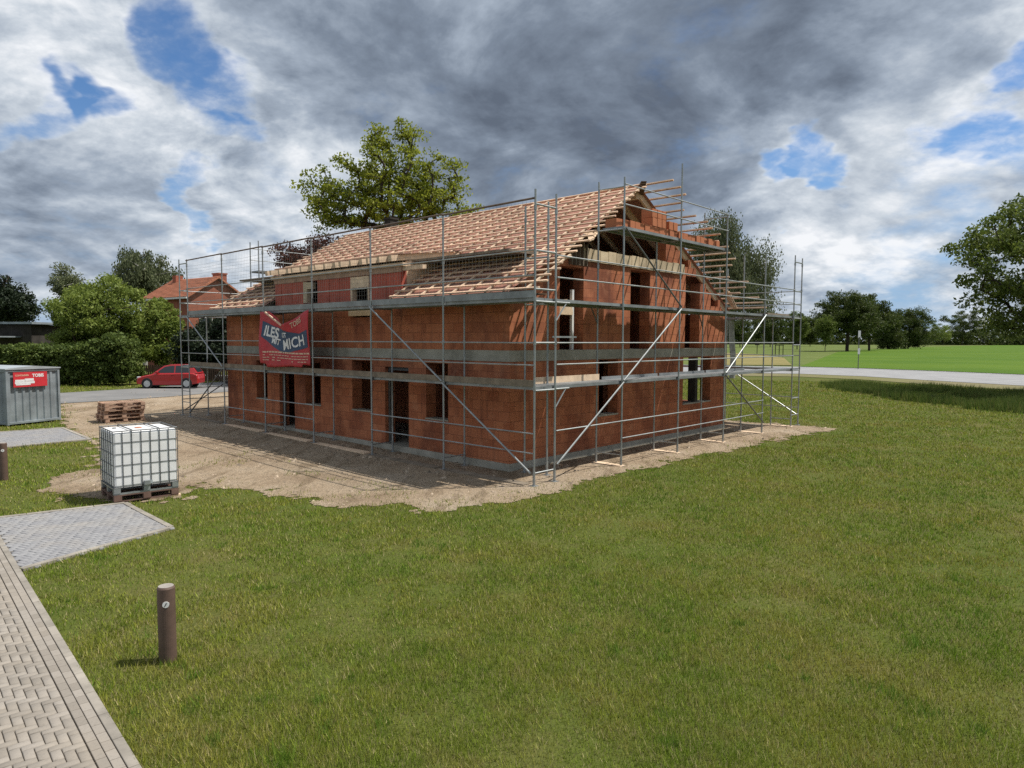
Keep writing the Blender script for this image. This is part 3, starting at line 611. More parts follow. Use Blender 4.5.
# ------------------------------------------------------------------ scaffold (local x = along the gable, y = along the eaves)
scaf = empty('scaffold', (OO[0], OO[1], 0), YAW, 'grey tubular steel scaffold with three deck levels wrapped around the unfinished house', 'scaffold')
D1, D2, D3 = 2.24, 4.24, 6.24; BAY = 3.037; FW = .73
def zg(b, a): p = W(a, b); return float(gz(*p))
def post(b, a, top, r=.0242):
    z0 = zg(b, a); m = MB().tube((b,a,z0+.02), (b,a,top), r, 8)
    m.tube((b,a,z0+.012), (b,a,z0+.34), .031, 8); m.box(b-.085,b+.085,a-.085,a+.085,z0+.004,z0+.022)
    for zc in (D1-.02, D2-.02, D3-.02, D1+1.0, D2+1.0):
        if zc < top-.1: m.tube((b,a,zc-.05), (b,a,zc+.05), .034, 8)
    return m.build('post', M['steel'], scaf, smooth=False)
def deck(b0, b1, a0, a1, z, m='steel_deck'):
    mb = MB().box(b0,b1,a0,a1,z,z+.012)
    if abs(b1-b0) > abs(a1-a0):
        for k in range(3): yy = a0+(a1-a0)*k/2; yy = min(max(yy, a0+.012), a1-.012); mb.box(b0,b1,yy-.012,yy+.012,z-.062,z-.001)
        for xx in (b0+.02, b1-.02): mb.box(xx-.02, xx+.02, a0+.025, a1-.025, z-.06, z-.002)
    else:
        for k in range(3): xx = b0+(b1-b0)*k/2; xx = min(max(xx, b0+.012), b1-.012); mb.box(xx-.012,xx+.012,a0,a1,z-.062,z-.001)
        for yy in (a0+.02, a1-.02): mb.box(b0+.025, b1-.025, yy-.02, yy+.02, z-.06, z-.002)
    return mb.build('deck', M[m], scaf)
def rail(p, q, m='steel', r=.017): return MB().tube(p, q, r, 6).build('guard_rail', M[m], scaf)
def brace(p, q, r=.023, m='steel'): return MB().tube(p, q, r, 8).build('diagonal_brace', M[m], scaf)
def transom(b0, a0, b1, a1, z): return MB().tube((b0,a0,z),(b1,a1,z),.022,6).build('transom', M['steel'], scaf)
def board(b0, b1, a0, a1, z0, z1, m): return MB().box(b0,b1,a0,a1,z0,z1).build('toe_board', M[m], scaf)
# eaves side
for i in range(7):
    a = i*BAY; post(0, a, 6.62 if i == 0 else 6.45); post(FW, a, 6.62 if i == 0 else (D2+.02))
    for z in (D1-.075, D2-.075): transom(0, a, FW, a, z)
for i in range(6):
    a0, a1 = i*BAY+.03, (i+1)*BAY-.03
    for D in (D1, D2): deck(.05, FW-.05, a0, a1, D)
    for z in (D1+.5, D1+1.0, D2+.5, D2+1.05): rail((-.03,a0-.03,z), (-.03,a1+.03,z))
    board(.005, .03, a0, a1, D1+.014, D1+.16, 'wood_grey'); board(.005, .03, a0, a1, D2+.014, D2+.17, 'steel_deck')
    rail((-.03,a0-.03,6.42), (-.03,a1+.03,6.40), 'rail_brown', .024)
for i, zs in ((0,(.75,1.2)), (1,(.75,1.2)), (3,(.8,1.25)), (4,(.8,))):
    for z in zs: rail((-.03,i*BAY,z), (-.03,(i+1)*BAY,z))
brace((-.06,.05,.30),(-.06,BAY,D1-.02)); brace((-.06,BAY,D1+.02),(-.06,2*BAY,D2-.02))
brace((-.06,6*BAY,D2-.05),(-.06,5*BAY,D1+.05)); brace((-.06,6*BAY-.1,.35),(-.06,5*BAY,D1-.05), m='steel_dark')
# sole boards and base ledgers
for i in range(6): MB().box(-.14,.12,i*BAY+.2,(i+1)*BAY-.15,zg(0,(i+.5)*BAY)-.01,zg(0,(i+.5)*BAY)+.035).build('sole_board', M['wood_pale' if i in (2,3,4) else 'wood_grey'], scaf)
for i in range(7): MB().tube((0,i*BAY,zg(0,i*BAY)+.30),(FW,i*BAY,zg(0,i*BAY)+.30),.018,6).build('base_transom', M['steel'], scaf)
# catch net above the eaves deck
net = MB()
zt, zb = 6.38, D2+.2
for k in range(int((zt-zb)/.115)):
    z = zb+k*.115
    for i in range(6):
        sag = .03*math.sin(k*1.3+i); net.bar((-.035,i*BAY,z),(-.035,(i+.5)*BAY,z-.02+sag*.5),.004,.004); net.bar((-.035,(i+.5)*BAY,z-.02+sag*.5),(-.035,(i+1)*BAY,z),.004,.004)
for k in range(int(6*BAY/.115)): net.bar((-.036,k*.115,zb),(-.036,k*.115,zt),.0025,.0025)
net.build('safety_net', M['net'], scaf)
# gable side
GB = [.75, 3.5, 6.44, 9.39, 12.44, 15.14]
tops = [6.64, 7.48, 8.36, 7.3, 6.3, 6.55]; itops = [None, 7.45, D3, 7.45, 6.35, D2]
for k, b in enumerate(GB):
    if k: post(b, 0, tops[k]); post(b-.06, FW+.03, itops[k])
    for z in (D1-.075, D2-.075):
        if k: transom(b-.03, 0, b-.06, FW+.03, z)
    if k: MB().box(b-.14,b+.10,-.08,FW+.14,-.005,.03).build('sole_board', M['wood_pale'], scaf); MB().tube((b,0,.30),(b-.06,FW,.30),.018,6).build('base_transom', M['steel'], scaf)
post(1.2, .62, 6.6); post(1.1, 1.26, 6.55); transom(1.2,.62,1.1,1.26,D1-.075); transom(1.2,.62,1.1,1.26,D2-.075); transom(1.2,.62,1.1,1.26,D2+1.05); transom(FW,0,0,0,6.3); transom(0,0,FW,0,D2+1.05); transom(0,0,FW,0,D2+.2); transom(0,0,FW,0,D1+1.0)
for k in range(5):
    b0, b1 = GB[k]+.03, GB[k+1]-.03
    for D in (D1, D2): deck(b0, b1, .04, FW-.04, D)
    for z in (D1+.5, D1+1.0, D2+.5, D2+1.0): rail((b0-.03,-.03,z), (b1+.03,-.03,z))
for k in range(5): deck(max(GB[k]+.03, 1.35), GB[k+1]-.03, FW-.03, 1.22, D2)          # console decks toward the wall
for k in (1, 2): deck(GB[k]+.03, GB[k+1]-.03, .04, FW-.04, D3); rail((GB[k],-.03,D3+.55),(GB[k+1],-.03,D3+.55)); rail((GB[k],-.03,D3+1.06),(GB[k+1],-.03,D3+1.06))
for z in (D3+1.0,): rail((GB[1],0,z),(GB[1]-.06,FW,z)); rail((GB[3],0,z),(GB[3]-.06,FW,z))
transom(GB[1],0,GB[1]-.06,FW,D3-.07); transom(GB[3],0,GB[3]-.06,FW,D3-.07)
for k, zs in ((0,(1.2,)), (1,(.75,1.2)), (2,(.75,1.2)), (3,(.75,1.2))):
    for z in zs: rail((GB[k],-.03,z),(GB[k+1],-.03,z))
board(GB[0]+.05, GB[1]-.08, FW-.06, FW-.03, D1+.014, D1+.17, 'wood_pale')
for k in (1, 2, 3): board(GB[k]+.05, GB[k+1]-.05, FW-.06, FW-.03, D1+.014, D1+.09, 'steel_deck')
brace((GB[0],-.06,.42),(GB[1],-.06,D1-.02)); brace((GB[1],-.06,D1+.02),(GB[2],-.06,D2-.02)); brace((GB[2],-.06,D2+.03),(GB[1],-.06,D3-.05), m='steel_dark')
brace((GB[3],-.06,D1+.03),(GB[4],-.06,D2-.02)); brace((GB[3],-.06,D1-.05),(GB[4],-.06,.4), m='steel_dark')
for z in (D1-.07, D2-.07):
    MB().tube((GB[0],-.0,z-.42),(GB[0]+.38,.0,z),.018,6).build('bracket', M['steel'], scaf); MB().tube((GB[0],.0,z),(GB[0]+.5,.0,z),.022,6).build('bracket', M['steel'], scaf)
for b in (GB[1], GB[3]): MB().tube((b-.06,FW+.03,D2-.5),(b-.35,FW+.03,D2-.07),.018,6).build('bracket', M['steel_dark'], scaf)
MB().bar((1.0,.3,3.38),(1.9,.3,3.38),.04,.04).build('bracket', M['steel'], scaf)
# stair tower side at the right
for (b, a, t) in ((15.87,0,6.5),(15.87,BAY,6.3),(15.14,BAY,6.3),(15.87,2*BAY,D2+1.1),(15.14,2*BAY,D2+1.1)): post(b, a, t)
for z in (6.3, 5.2, 4.7, D2-.07, 3.15, D1-.07, 1.1, .45): transom(15.14, 0, 15.87, 0, z)
for z in (D1-.07, D2-.07): transom(15.14, BAY, 15.87, BAY, z)
for i in range(2):
    for D in (D1, D2): deck(15.19, 15.82, i*BAY+.03, (i+1)*BAY-.03, D)
    for z in (D1+.5, D2+.5, D2+1.0): rail((15.9,i*BAY,z),(15.9,(i+1)*BAY,z))
MB().box(12.95, 15.0, .1, .66, D2+.014, D2+.075).build('plank', M['wood_grey'], scaf)
rail((15.9,0,1.1),(15.9,BAY,1.1)); rail((15.9,0,.7),(15.9,BAY,.7)); brace((15.93,.05,.4),(15.93,BAY,D1-.05))
# far gable
FA = 6*BAY
for k, b in enumerate((0, BAY, 2*BAY, 3*BAY, 4*BAY)):
    t = 7.5 if k in (1, 2, 3) else 6.5; post(b, FA+FW, t)
    if k: post(b, FA, t)
    for z in (D1-.075, D2-.075): transom(b, FA, b, FA+FW, z)
for k in range(4):
    b0, b1 = k*BAY+.03, (k+1)*BAY-.03
    for D in (D1, D2): deck(b0, b1, FA+.04, FA+FW-.04, D)
    for z in (D1+1.0, D2+.5, D2+1.0): rail((b0,FA+FW+.03,z),(b1,FA+FW+.03,z))
for k in (1, 2): deck(k*BAY+.03, (k+1)*BAY-.03, FA+.04, FA+FW-.04, D3); rail((k*BAY,FA+FW+.03,D3+1.0),((k+1)*BAY,FA+FW+.03,D3+1.0)); rail((k*BAY,FA+FW+.03,D3+.5),((k+1)*BAY,FA+FW+.03,D3+.5))
for z in (.85, 1.3): rail((.0,FA+FW,z),(BAY,FA+FW,z)); rail((0,FA,z-.1),(0,FA+FW,z-.1))
brace((.1,FA+FW+.03,.4),(BAY,FA+FW+.03,D1-.05), m='steel_dark'); 
for z in (D1+.5, D1+1.0, D2+.5, D2+1.0): rail((0,FA,z),(0,FA+FW,z))
transom(0,FA,0,FA+FW,6.3)

# banner hung from the eaves deck
bp = W(3*BAY+.03, -.09); banner = empty('banner', (bp[0], bp[1], 2.5), YAW-PI/2, 'red sagging advertising banner with white and navy lettering tied to the scaffold', 'banner')
BW, BH = 3.12, 1.75
def dip(x): t = (x+BW)/BW; return (-.02 if t < .22 else -.02-.46*(t-.22)/.33) if t < .55 else (-.48+.46*(t-.55)/.45)
def bpt(x, s):                                     # s 0 bottom..1 top
    top = BH + dip(x); z = s*top - (1-s)*.03*math.sin((x+BW)*2.2); t = (x+BW)/BW
    bulge = -.10*math.exp(-((t-.55)/.12)**2)*(s**1.5) - .03*math.sin(s*5+t*4) - .018*math.sin(t*19+s*3)
    if .14 < t < .86: z -= .10*(1-s)**3
    return (x, bulge, z)
nu, nv_ = 44, 22; mb = MB()
for i in range(nu+1):
    for j in range(nv_+1): mb.v.append(bpt(-BW + BW*i/nu, j/nv_))
for i in range(nu):
    for j in range(nv_): k = i*(nv_+1)+j; mb.f.append((k, k+nv_+1, k+nv_+2, k+1))
cl = mb.build('cloth', M['banner'], banner, smooth=True, fix=False); sd = cl.modifiers.new('solid', 'SOLIDIFY'); sd.thickness = .004; sd.offset = 1
# printed field and lettering lie on the cloth
def on_cloth(me_o, off):
    for v in me_o.data.vertices:
        x, z = v.co.x, v.co.z; top = BH + dip(x); s_ = max(0, min(1, z/top)); b_ = bpt(x, s_); v.co.y = b_[1] - off + v.co.y*0
def cloth_poly(name, pts, m, off, n=14):
    mb = MB(); L = len(pts)//2; A, B = pts[:L], pts[L:][::-1]
    for i in range(L-1):
        for t in range(n):
            def P(E, k): f = k/n; return (E[i][0]*(1-f)+E[i+1][0]*f, 0, E[i][1]*(1-f)+E[i+1][1]*f)
            for w in range(4):
                g0, g1 = w/4, (w+1)/4; q_ = []
                for k, g_ in ((t,g0),(t+1,g0),(t+1,g1),(t,g1)):
                    a, b = P(A,k), P(B,k); q_.append((a[0]*(1-g_)+b[0]*g_, 0, a[2]*(1-g_)+b[2]*g_))
                mb.quad(*q_)
    o = mb.build(name, m, banner, fix=False); on_cloth(o, off); return o
cloth_poly('printed_field', [(-2.98,.90),(-2.35,.62),(-1.6,.36),(-1.2,.38),(-.10,.55),(-.08,1.10),(-.62,.98),(-1.2,1.04),(-2.0,1.20),(-2.95,1.42)], M['navy'], .012)
def cloth_text(body, size, x, z, rot, m, shear=.15, bold=.0, off=.02, wide=1.):
    t = text(body, size, m, banner, (0,0,0), (0,0,0), 'lettering', bold, shear, 0)
    c, s_ = math.cos(rot), math.sin(rot)
    for v in t.data.vertices: v.co = (x + v.co.x*wide*c - v.co.y*s_, 0, z + v.co.x*wide*s_ + v.co.y*c)
    on_cloth(t, off); return t
cloth_text('ILES', .48, -2.86, .95, -.13, M['white_print'], .15, .014, wide=1.2); cloth_text('IST', .22, -1.64, .86, -.02, M['white_print'], .1, .004, wide=1.3)
cloth_text('MIT', .27, -2.30, .69, -.16, M['white_print'], .1, .010, wide=1.15); cloth_text('MICH', .46, -1.58, .44, .15, M['white_print'], .05, .009, wide=1.16)
cloth_text('TOBIS', .24, -1.0, 1.14, .33, M['yellow_print'], .1, .004)
mb = MB()
for r_ in range(4):                                # small print, unreadable at this size
    x = -2.85
    while x < -.2:
        w = random.uniform(.08,.22); z = .34-.085*r_ + .02*math.sin(x*2); h = .05 if r_ == 0 else .026
        if r_ == 0 or random.random() < .7: mb.quad((x,0,z),(x+w,0,z),(x+w,0,z+h),(x,0,z+h))
        x += w+.03
o = mb.build('small_text', M['yellow_print'], banner, fix=False); on_cloth(o, .014)
mb = MB().bar((-2.6,-.07,BH-.05),(-1.45,-.13,BH-.50),.05,.05); mb.build('folded_hem', M['yellow_print'], banner)

# hollow bricks left on the top gable deck
bm_ = MB().box(-.124,.124,-.18,.18,0,.24)
brick0 = bm_.build('clay_block', M['brick_x'], bevel=.004)
def place_brick(b, a, z, rz, label):
    p = W(a, b); o = brick0 if 'label' not in brick0.keys() else brick0.copy()
    if o is not brick0: COL.objects.link(o)
    o.location = (p[0], p[1], z); o.rotation_euler.z = YAW + rz; tag(o, label, 'clay block', 'clay blocks stored on the top gable deck')
nb = 0; b = GB[1]+.25
while b < GB[3]-.1:
    place_brick(b, .46+random.uniform(-.04,.04), D3+.014, random.uniform(-.06,.06), 'orange hollow clay block in the low row along the top gable deck'); b += .262
for (b0, n_) in ((5.45,3),(6.35,2)):
    for L_ in range(2 if n_ == 3 else 1):
        for k in range(n_): place_brick(b0+k*.262, .46, D3+.256+.242*L_, random.uniform(-.05,.05), 'orange clay block piled upon the row at the ridge end of the top gable deck' if n_ == 3 else 'orange clay block in the smaller pile right of the ridge on the top gable deck')

# ------------------------------------------------------------------ tank, pallets, container, bollards
def pallet(name, parent_loc, rz, label, group, m='pallet', Lx=1.2, Ly=.8):
    r_ = empty(name, parent_loc, rz, label, 'pallet', group); mb = MB()
    for k in range(5): y = -Ly/2+.05+k*(Ly-.1)/4; mb.box(-Lx/2,Lx/2,y-.05,y+.05,.122,.144)
    mb.build('top_deck', M[m], r_); mb = MB()
    for x in (-Lx/2+.07,0,Lx/2-.07): mb.box(x-.07,x+.07,-Ly/2,Ly/2,.1,.122)
    mb.build('stringer_board', M[m], r_)
    for x in (-Lx/2+.07,0,Lx/2-.07):
        for y in (-Ly/2+.06,0,Ly/2-.06): MB().box(x-.07,x+.07,y-.06,y+.06,.022,.1).build('block', M[m], r_)
    mb = MB()
    for y in (-Ly/2+.06,0,Ly/2-.06): mb.box(-Lx/2,Lx/2,y-.05,y+.05,0,.022)
    mb.build('skid', M[m], r_); return r_
ic = gp(114,505.5); icr = gp(179.6,496.5); ex = (icr-ic)/np.linalg.norm(icr-ic); ixr = math.atan2(ex[1], ex[0]); ey = np.array([-ex[1], ex[0]]); IW, ID = 1.22, 1.14
cen = ic + ex*IW/2 + ey*ID/2; gi = float(gz(*cen))
pallet('pallet', (cen[0],cen[1],gi+.036), ixr, 'dark damp pallet under the white caged water tank', None, 'pallet_dark', 1.2, 1.12)
ibc = empty('water_tank', (cen[0],cen[1],gi+.184), ixr, 'white plastic tank in a steel cage standing on a dark pallet', 'tank')
mb = MB()
for y in (-.5,0,.5): mb.box(-.6,.6,y-.05,y+.05,0,.03)
for x in (-.54,0,.54): mb.box(x-.06,x+.06,-.56,.56,.104,.134)
for x in (-.54,0,.54):
    for y in (-.5,0,.5): mb.box(x-.06,x+.06,y-.06,y+.06,.03,.104)
mb.build('pallet_base', M['steel'], ibc)
def make_tank():
    b = NB('milky_plastic'); n = b.noise(2.5, 5, .6, b.obj()); p = b.pbr(b.ramp(n, (.3, (.70,.70,.69)), (.7, (.82,.82,.82))), .35, spec=.4)
    p.inputs['Subsurface Weight'].default_value = .25; p.inputs['Subsurface Radius'].default_value = (.05,.05,.05); return b.m
M['tank'] = make_tank(); TZ0, TZ1 = .14, 1.27
mb = MB().box(-.592,.592,-.5525,.5525,TZ0,TZ1-.02)
tk = mb.build('tank', M['tank'], ibc, bevel=.045)
MB().lathe((0,0,TZ1-.035), [(.07,0),(.07,.025),(.06,.03)], 20).build('lid', M['tile'], tk)
MB().lathe((-.40,.2,TZ1-.035), [(.04,0),(.04,.03)], 14).build('vent_cap', M['steel_dark'], tk)
MB().box(-.06,.06,-.60,-.548,TZ0+.0,TZ0+.10).build('outlet_valve', M['steel'], tk, bevel=.01)
M['cage'] = simple('cage_steel', (.12,.125,.13), .5, .4)
mb = MB(); hx, hy = .597, .557
zs_ = [TZ0+.0+ (TZ1-TZ0)*k/5 for k in range(6)]
for z in zs_:
    r_ = .008 if z < TZ1-.02 else .012
    for s_ in (-1,1): mb.tube((-hx,s_*hy,z),(hx,s_*hy,z),r_,6); mb.tube((s_*hx,-hy,z),(s_*hx,hy,z),r_,6)
for k in range(8):
    x = -hx+2*hx*k/7
    for s_ in (-1,1): mb.tube((x,s_*(hy+.006),TZ0-.01),(x,s_*(hy+.006),TZ1),.0075,6)
for k in range(1,6):
    y = -hy+2*hy*k/6
    for s_ in (-1,1): mb.tube((s_*(hx+.006),y,TZ0-.01),(s_*(hx+.006),y,TZ1),.0075,6)
for x in (-.25,.25): mb.tube((x,-hy,TZ1+.012),(x,hy,TZ1+.012),.013,6)
mb.build('cage', M['cage'], ibc)
MB().box(-.02+.0,.10,-hy-.016,-hy-.024,0.165,.235).build('nameplate', M['tin_roof'], ibc)
p_ = gp(186,496)
pk = MB().box(-.3,.3,-.08,.08,.0,.036); c_ = cen + ex*.35 - ey*.46; tag(pk.build('timber_plank', M['wood_pale'], None, (c_[0],c_[1],gi+.0), ixr), 'pale offcut plank wedged under the front edge of the tank pallet', 'plank')
pk = MB().box(-.3,.3,-.08,.08,.0,.036); c_ = cen - ex*.2 + ey*.40; tag(pk.build('timber_plank', M['wood_pale'], None, (c_[0],c_[1],gi+.0), ixr), 'pale plank under the back edge of the tank pallet', 'plank')
# pallet stack
s0 = gp(107,424); srz = YAW - R(3); scn = s0 + V*.66 + U*.52; sg = float(gz(*scn))
for k in range(5):
    j = np.array([random.uniform(-.05,.05), random.uniform(-.05,.05)])
    pl = pallet('pallet', (scn[0]+j[0], scn[1]+j[1], sg+.02+k*.146), srz+random.uniform(-.05,.05), ['reddish pallet at the very bottom of the stack behind the tank','second pallet from the bottom of the reddish stack behind the tank','middle pallet of the reddish stack behind the tank','fourth pallet from the ground in the reddish stack behind the tank','topmost pallet of the reddish stack with gaps between its boards'][k], 'wooden pallets stacked behind the tank', 'pallet', 1.36, 1.05)
# container
C0, C1 = gp(8,427), gp(60,421); dA = (C1-C0); LA = np.linalg.norm(dA); dA = dA/LA; crz = math.atan2(dA[1], dA[0]); cz = float(gz(*C1)); CH = 2.02
cont = empty('storage_container', (C0[0],C0[1],cz), crz, 'grey corrugated steel storage container with a red and white sign', 'container')
LB = 3.0
def corrug(p0, p1, z0, z1, pitch=.24, d=.03, side=-1):
    p0, p1 = np.array(p0), np.array(p1); L = np.linalg.norm(p1-p0); dx = (p1-p0)/L; nn_ = np.array([dx[1],-dx[0]])*side*-1; mb = MB(); n_ = int(round(L/pitch)); pt = []
    for k in range(n_):
        for f, o_ in ((0,0),(.28,0),(.40,1),(.88,1)): pt.append(p0+dx*(k+f)*L/n_ - nn_*d*o_)
    pt.append(p1)
    for a, b in zip(pt[:-1], pt[1:]): mb.quad((a[0],a[1],z0),(b[0],b[1],z0),(b[0],b[1],z1),(a[0],a[1],z1))
    return mb
corrug((.06,0),(LA-.06,0),.14,CH-.06,.27,.035,-1).build('side_panel', M['tin'], cont, fix=False)
corrug((0.,.06),(0.,LB-.06),.14,CH-.06,.27,.035,1).build('side_panel', M['tin'], cont, fix=False)
corrug((LA,.06),(LA,LB-.06),.14,CH-.06,.27,.035,-1).build('side_panel', M['tin'], cont, fix=False); corrug((.06,LB),(LA-.06,LB),.14,CH-.06,.27,.035,1).build('side_panel', M['tin'], cont, fix=False)
mb = MB()
for x in (-.03,LA-.05):
    for y in (-.03,LB-.05): mb.box(x,x+.08,y,y+.08,.04,CH-.02)
for (x0,x1,y0,y1) in ((.05,LA-.05,-.03,.05),(.05,LA-.05,LB-.05,LB+.03),(-.03,.05,.05,LB-.05),(LA-.05,LA+.03,.05,LB-.05)): mb.box(x0,x1,y0,y1,.06,.14); mb.box(x0,x1,y0,y1,CH-.10,CH-.021)
mb.build('frame', M['tin'], cont, bevel=.006)
MB().prism([(-.06,CH-.019),(LA+.06,CH-.019),(LA+.06,CH+.02),(LA/2,CH+.10),(-.06,CH+.02)], 'y', -.06, LB+.06).build('roof', M['tin_roof'], cont)
mb = MB()
for x in (.35, LA*.5, LA-.3):
    for y in (.3, 1.5, 2.7): mb.box(x-.12,x+.12,y-.12,y+.12,-.03,.06)
mb.build('support_block', M['wood_grey'], cont)
sg_ = MB().box(.20,1.42,-.075,-.05,1.37,1.90).build('sign', M['sign_red'], cont, bevel=.004)
text('TOBIS', .155, M['white_print'], sg_, (.87,-.078,1.72), (PI/2,0,0), 'lettering', .006); text('CONTAINER', .085, M['yellow_print'], sg_, (.26,-.078,1.76), (PI/2,0,0), 'lettering', .002)
o = MB(); 
for (x0,x1,z0,z1) in ((.26,.62,1.56,1.64),(.60,.92,1.58,1.67),(.25,.95,1.49,1.57),(.28,.80,1.44,1.495)): o.box(x0,x1,-.081,-.0765,z0,z1)
o.build('printed_panel', M['white_print'], sg_)
MB().box(LA*.73,LA*.73+.05,-.06,-.04,1.55,1.60).build('lock', M['black'], cont)
# bollards
def bollard(loc, H, r_, label, face):
    b0 = empty('bollard', loc, face, label, 'bollard', 'brown bollards beside the paved path')
    MB().lathe((0,0,0), [(r_,-.1),(r_,H-.02),(r_-.008,H-.006),(r_-.012,H-.004)], 28).build('post', M['bollard'], b0, smooth=False)
    MB().lathe((0,0,0), [(r_-.013,H-.02),(r_-.013,H)], 24).build('top', M['bollard_top'], b0)
    MB().lathe((0,-r_-.004,H-.17), [(.032,0),(.032,.02)], 20, 'y').build('plaque', M['white'], b0)
    MB().bar((-.010,-r_-.0065,H-.185),(.008,-r_-.0065,H-.152),.010,.003,(0,1,0)).build('plaque_mark', M['steel_dark'], b0); return b0
p = gp(168,661); bollard((p[0],p[1],float(gz(*p))), .79, .085, 'brown round bollard with white plaque standing alone in the lawn beside the paved path', math.atan2(p[0], -p[1])*.0+.35+.05)
p = gp(4,480); bollard((p[0],p[1],float(gz(*p))), .86, .085, 'brown round bollard on the grass between the driveway and the parking pad', .6)

# ------------------------------------------------------------------ red car
cp0 = at(136,389,41.5); car_z = float(gz(cp0[0]+2, 42)); 
car = empty('parked_car', (cp0[0]+.22, 41.6, car_z+.03), R(9), 'red small hatchback parked by the dark hedge behind the scaffold', 'car'); car.scale = (.865, .9, .94)
CL, CWD = 4.05, 1.68
low = [(0.02,.30),(.0,.52),(.08,.66),(.35,.77),(1.02,.90),(1.30,.94),(3.2,.97),(3.75,.96),(3.98,.86),(4.05,.60),(4.02,.30),(3.55,.22),(.5,.22)]
def loft(name, prof, sections, m, **k):
    mb = MB(); n_ = len(prof)
    for (y, sx, sz0) in sections:
        for (x, z) in prof: mb.v.append((CL/2+(x-CL/2)*sx, y, .22+(z-.22)*sz0))
    for s_ in range(len(sections)-1):
        for i in range(n_): mb.f.append((s_*n_+i, s_*n_+(i+1)%n_, (s_+1)*n_+(i+1)%n_, (s_+1)*n_+i))
    mb.f.append(tuple(range(n_-1,-1,-1))); mb.f.append(tuple((len(sections)-1)*n_+i for i in range(n_))); return mb.build(name, m, car, **k)
h = CWD/2
loft('body', low, [(-h,.955,.93),(-h+.05,.985,.97),(-h+.2,1,1),(h-.2,1,1),(h-.05,.985,.97),(h,.955,.93)], M['red_paint'], smooth=False, bevel=.02)
cabin = [(1.02,.90),(1.75,1.40),(2.2,1.49),(3.0,1.48),(3.60,1.38),(3.96,.93)]
mb = MB(); n_ = len(cabin)
for y, t in ((-h+.06,.0),(-h+.22,1.),(h-.22,1.),(h-.06,.0)):
    pass
def cab(y, z): return y*(1-.26*(z-.9)/.6)
for s_ in (-1, 1):
    for (x, z) in cabin: mb.v.append((x, cab(s_*(h-.05), z), z))
for i in range(n_-1): mb.f.append((i, i+1, n_+i+1, n_+i))
mb.f.append(tuple(range(n_))); mb.f.append(tuple(n_+i for i in range(n_-1,-1,-1)))
cabo = mb.build('cabin', M['red_paint'], car, bevel=.02)
def pane(name, pts, s_):
    mb = MB(); mb.quad(*[(x, cab(s_*(h-.05), z)+s_*.006, z) for x, z in pts]); o = mb.build(name, M['glass_dark'], cabo, fix=False); sd = o.modifiers.new('solid','SOLIDIFY'); sd.thickness = .012; sd.offset = 0
for s_ in (-1, 1):
    pane('side_window', [(1.30,.985),(1.84,1.35),(2.25,1.415),(2.45,1.415),(2.45,.985)], s_); pane('side_window', [(2.53,.985),(2.53,1.415),(2.98,1.405),(3.40,1.31),(3.46,.99)], s_)
mb = MB().quad((1.10,-.60,.97),(1.10,.60,.97),(1.70,.52,1.385),(1.70,-.52,1.385)); mb.v = [(x-.012,y,z+.016) for x,y,z in mb.v]; o = mb.build('windscreen', M['glass_dark'], cabo, fix=False); o.modifiers.new('solid','SOLIDIFY').thickness = .01
mb = MB().quad((3.655,-.50,1.31),(3.655,.50,1.31),(3.90,.58,1.0),(3.90,-.58,1.0)); mb.v = [(x+.016,y,z+.01) for x,y,z in mb.v]; o = mb.build('rear_window', M['glass_dark'], cabo, fix=False); o.modifiers.new('solid','SOLIDIFY').thickness = .01
for x in (.72, 3.25):
    for s_ in (-1, 1):
        MB().lathe((x, s_*(h-.10) - .0, .30), [(.345,-.11),(.36,-.10),(.36,.10),(.345,.11)], 26, 'y').build('wheel_arch', M['black'], car)
        w_ = MB().lathe((x, s_*(h-.075), .30), [(.26,-.095),(.305,-.085),(.31,0),(.305,.085),(.26,.095)], 26, 'y').build('wheel', M['black'], car)
        rm_ = MB().lathe((x, s_*(h-.075), .30), [(.205,-.102),(.215,0),(.205,.102)], 22, 'y')
        for q_ in range(5): t = 2*PI*q_/5; rm_.bar((x, s_*(h+.028), .30),(x+.2*math.cos(t), s_*(h+.024), .30+.2*math.sin(t)),.05,.012,(0,1,0))
        rm_.build('rim', M['rim'], w_)
for s_ in (-1, 1):
    MB().box(.05,.42,s_*.62-.14,s_*.62+.14,.61,.74).build('headlight', M['lens'], car, bevel=.03)
    MB().box(3.90,3.995,s_*.66-.10,s_*.66+.10,.66,.84).build('tail_light', M['sign_red'], car, bevel=.02)
    MB().box(1.28,1.46,s_*(h+.02)-.08,s_*(h+.02)+.08,.96,1.08).build('mirror', M['red_paint'], car, bevel=.03)
    MB().box(2.28,2.45,s_*(h-.005)-.012,s_*(h-.005)+.012,.80,.825).build('door_handle', M['black'], car)
MB().box(.8,3.15,-h+.03,h-.03,.17,.235).build('underbody', M['black'], car)
MB().box(-.015,.06,-.45,.45,.36,.50).build('grille', M['black'], car)

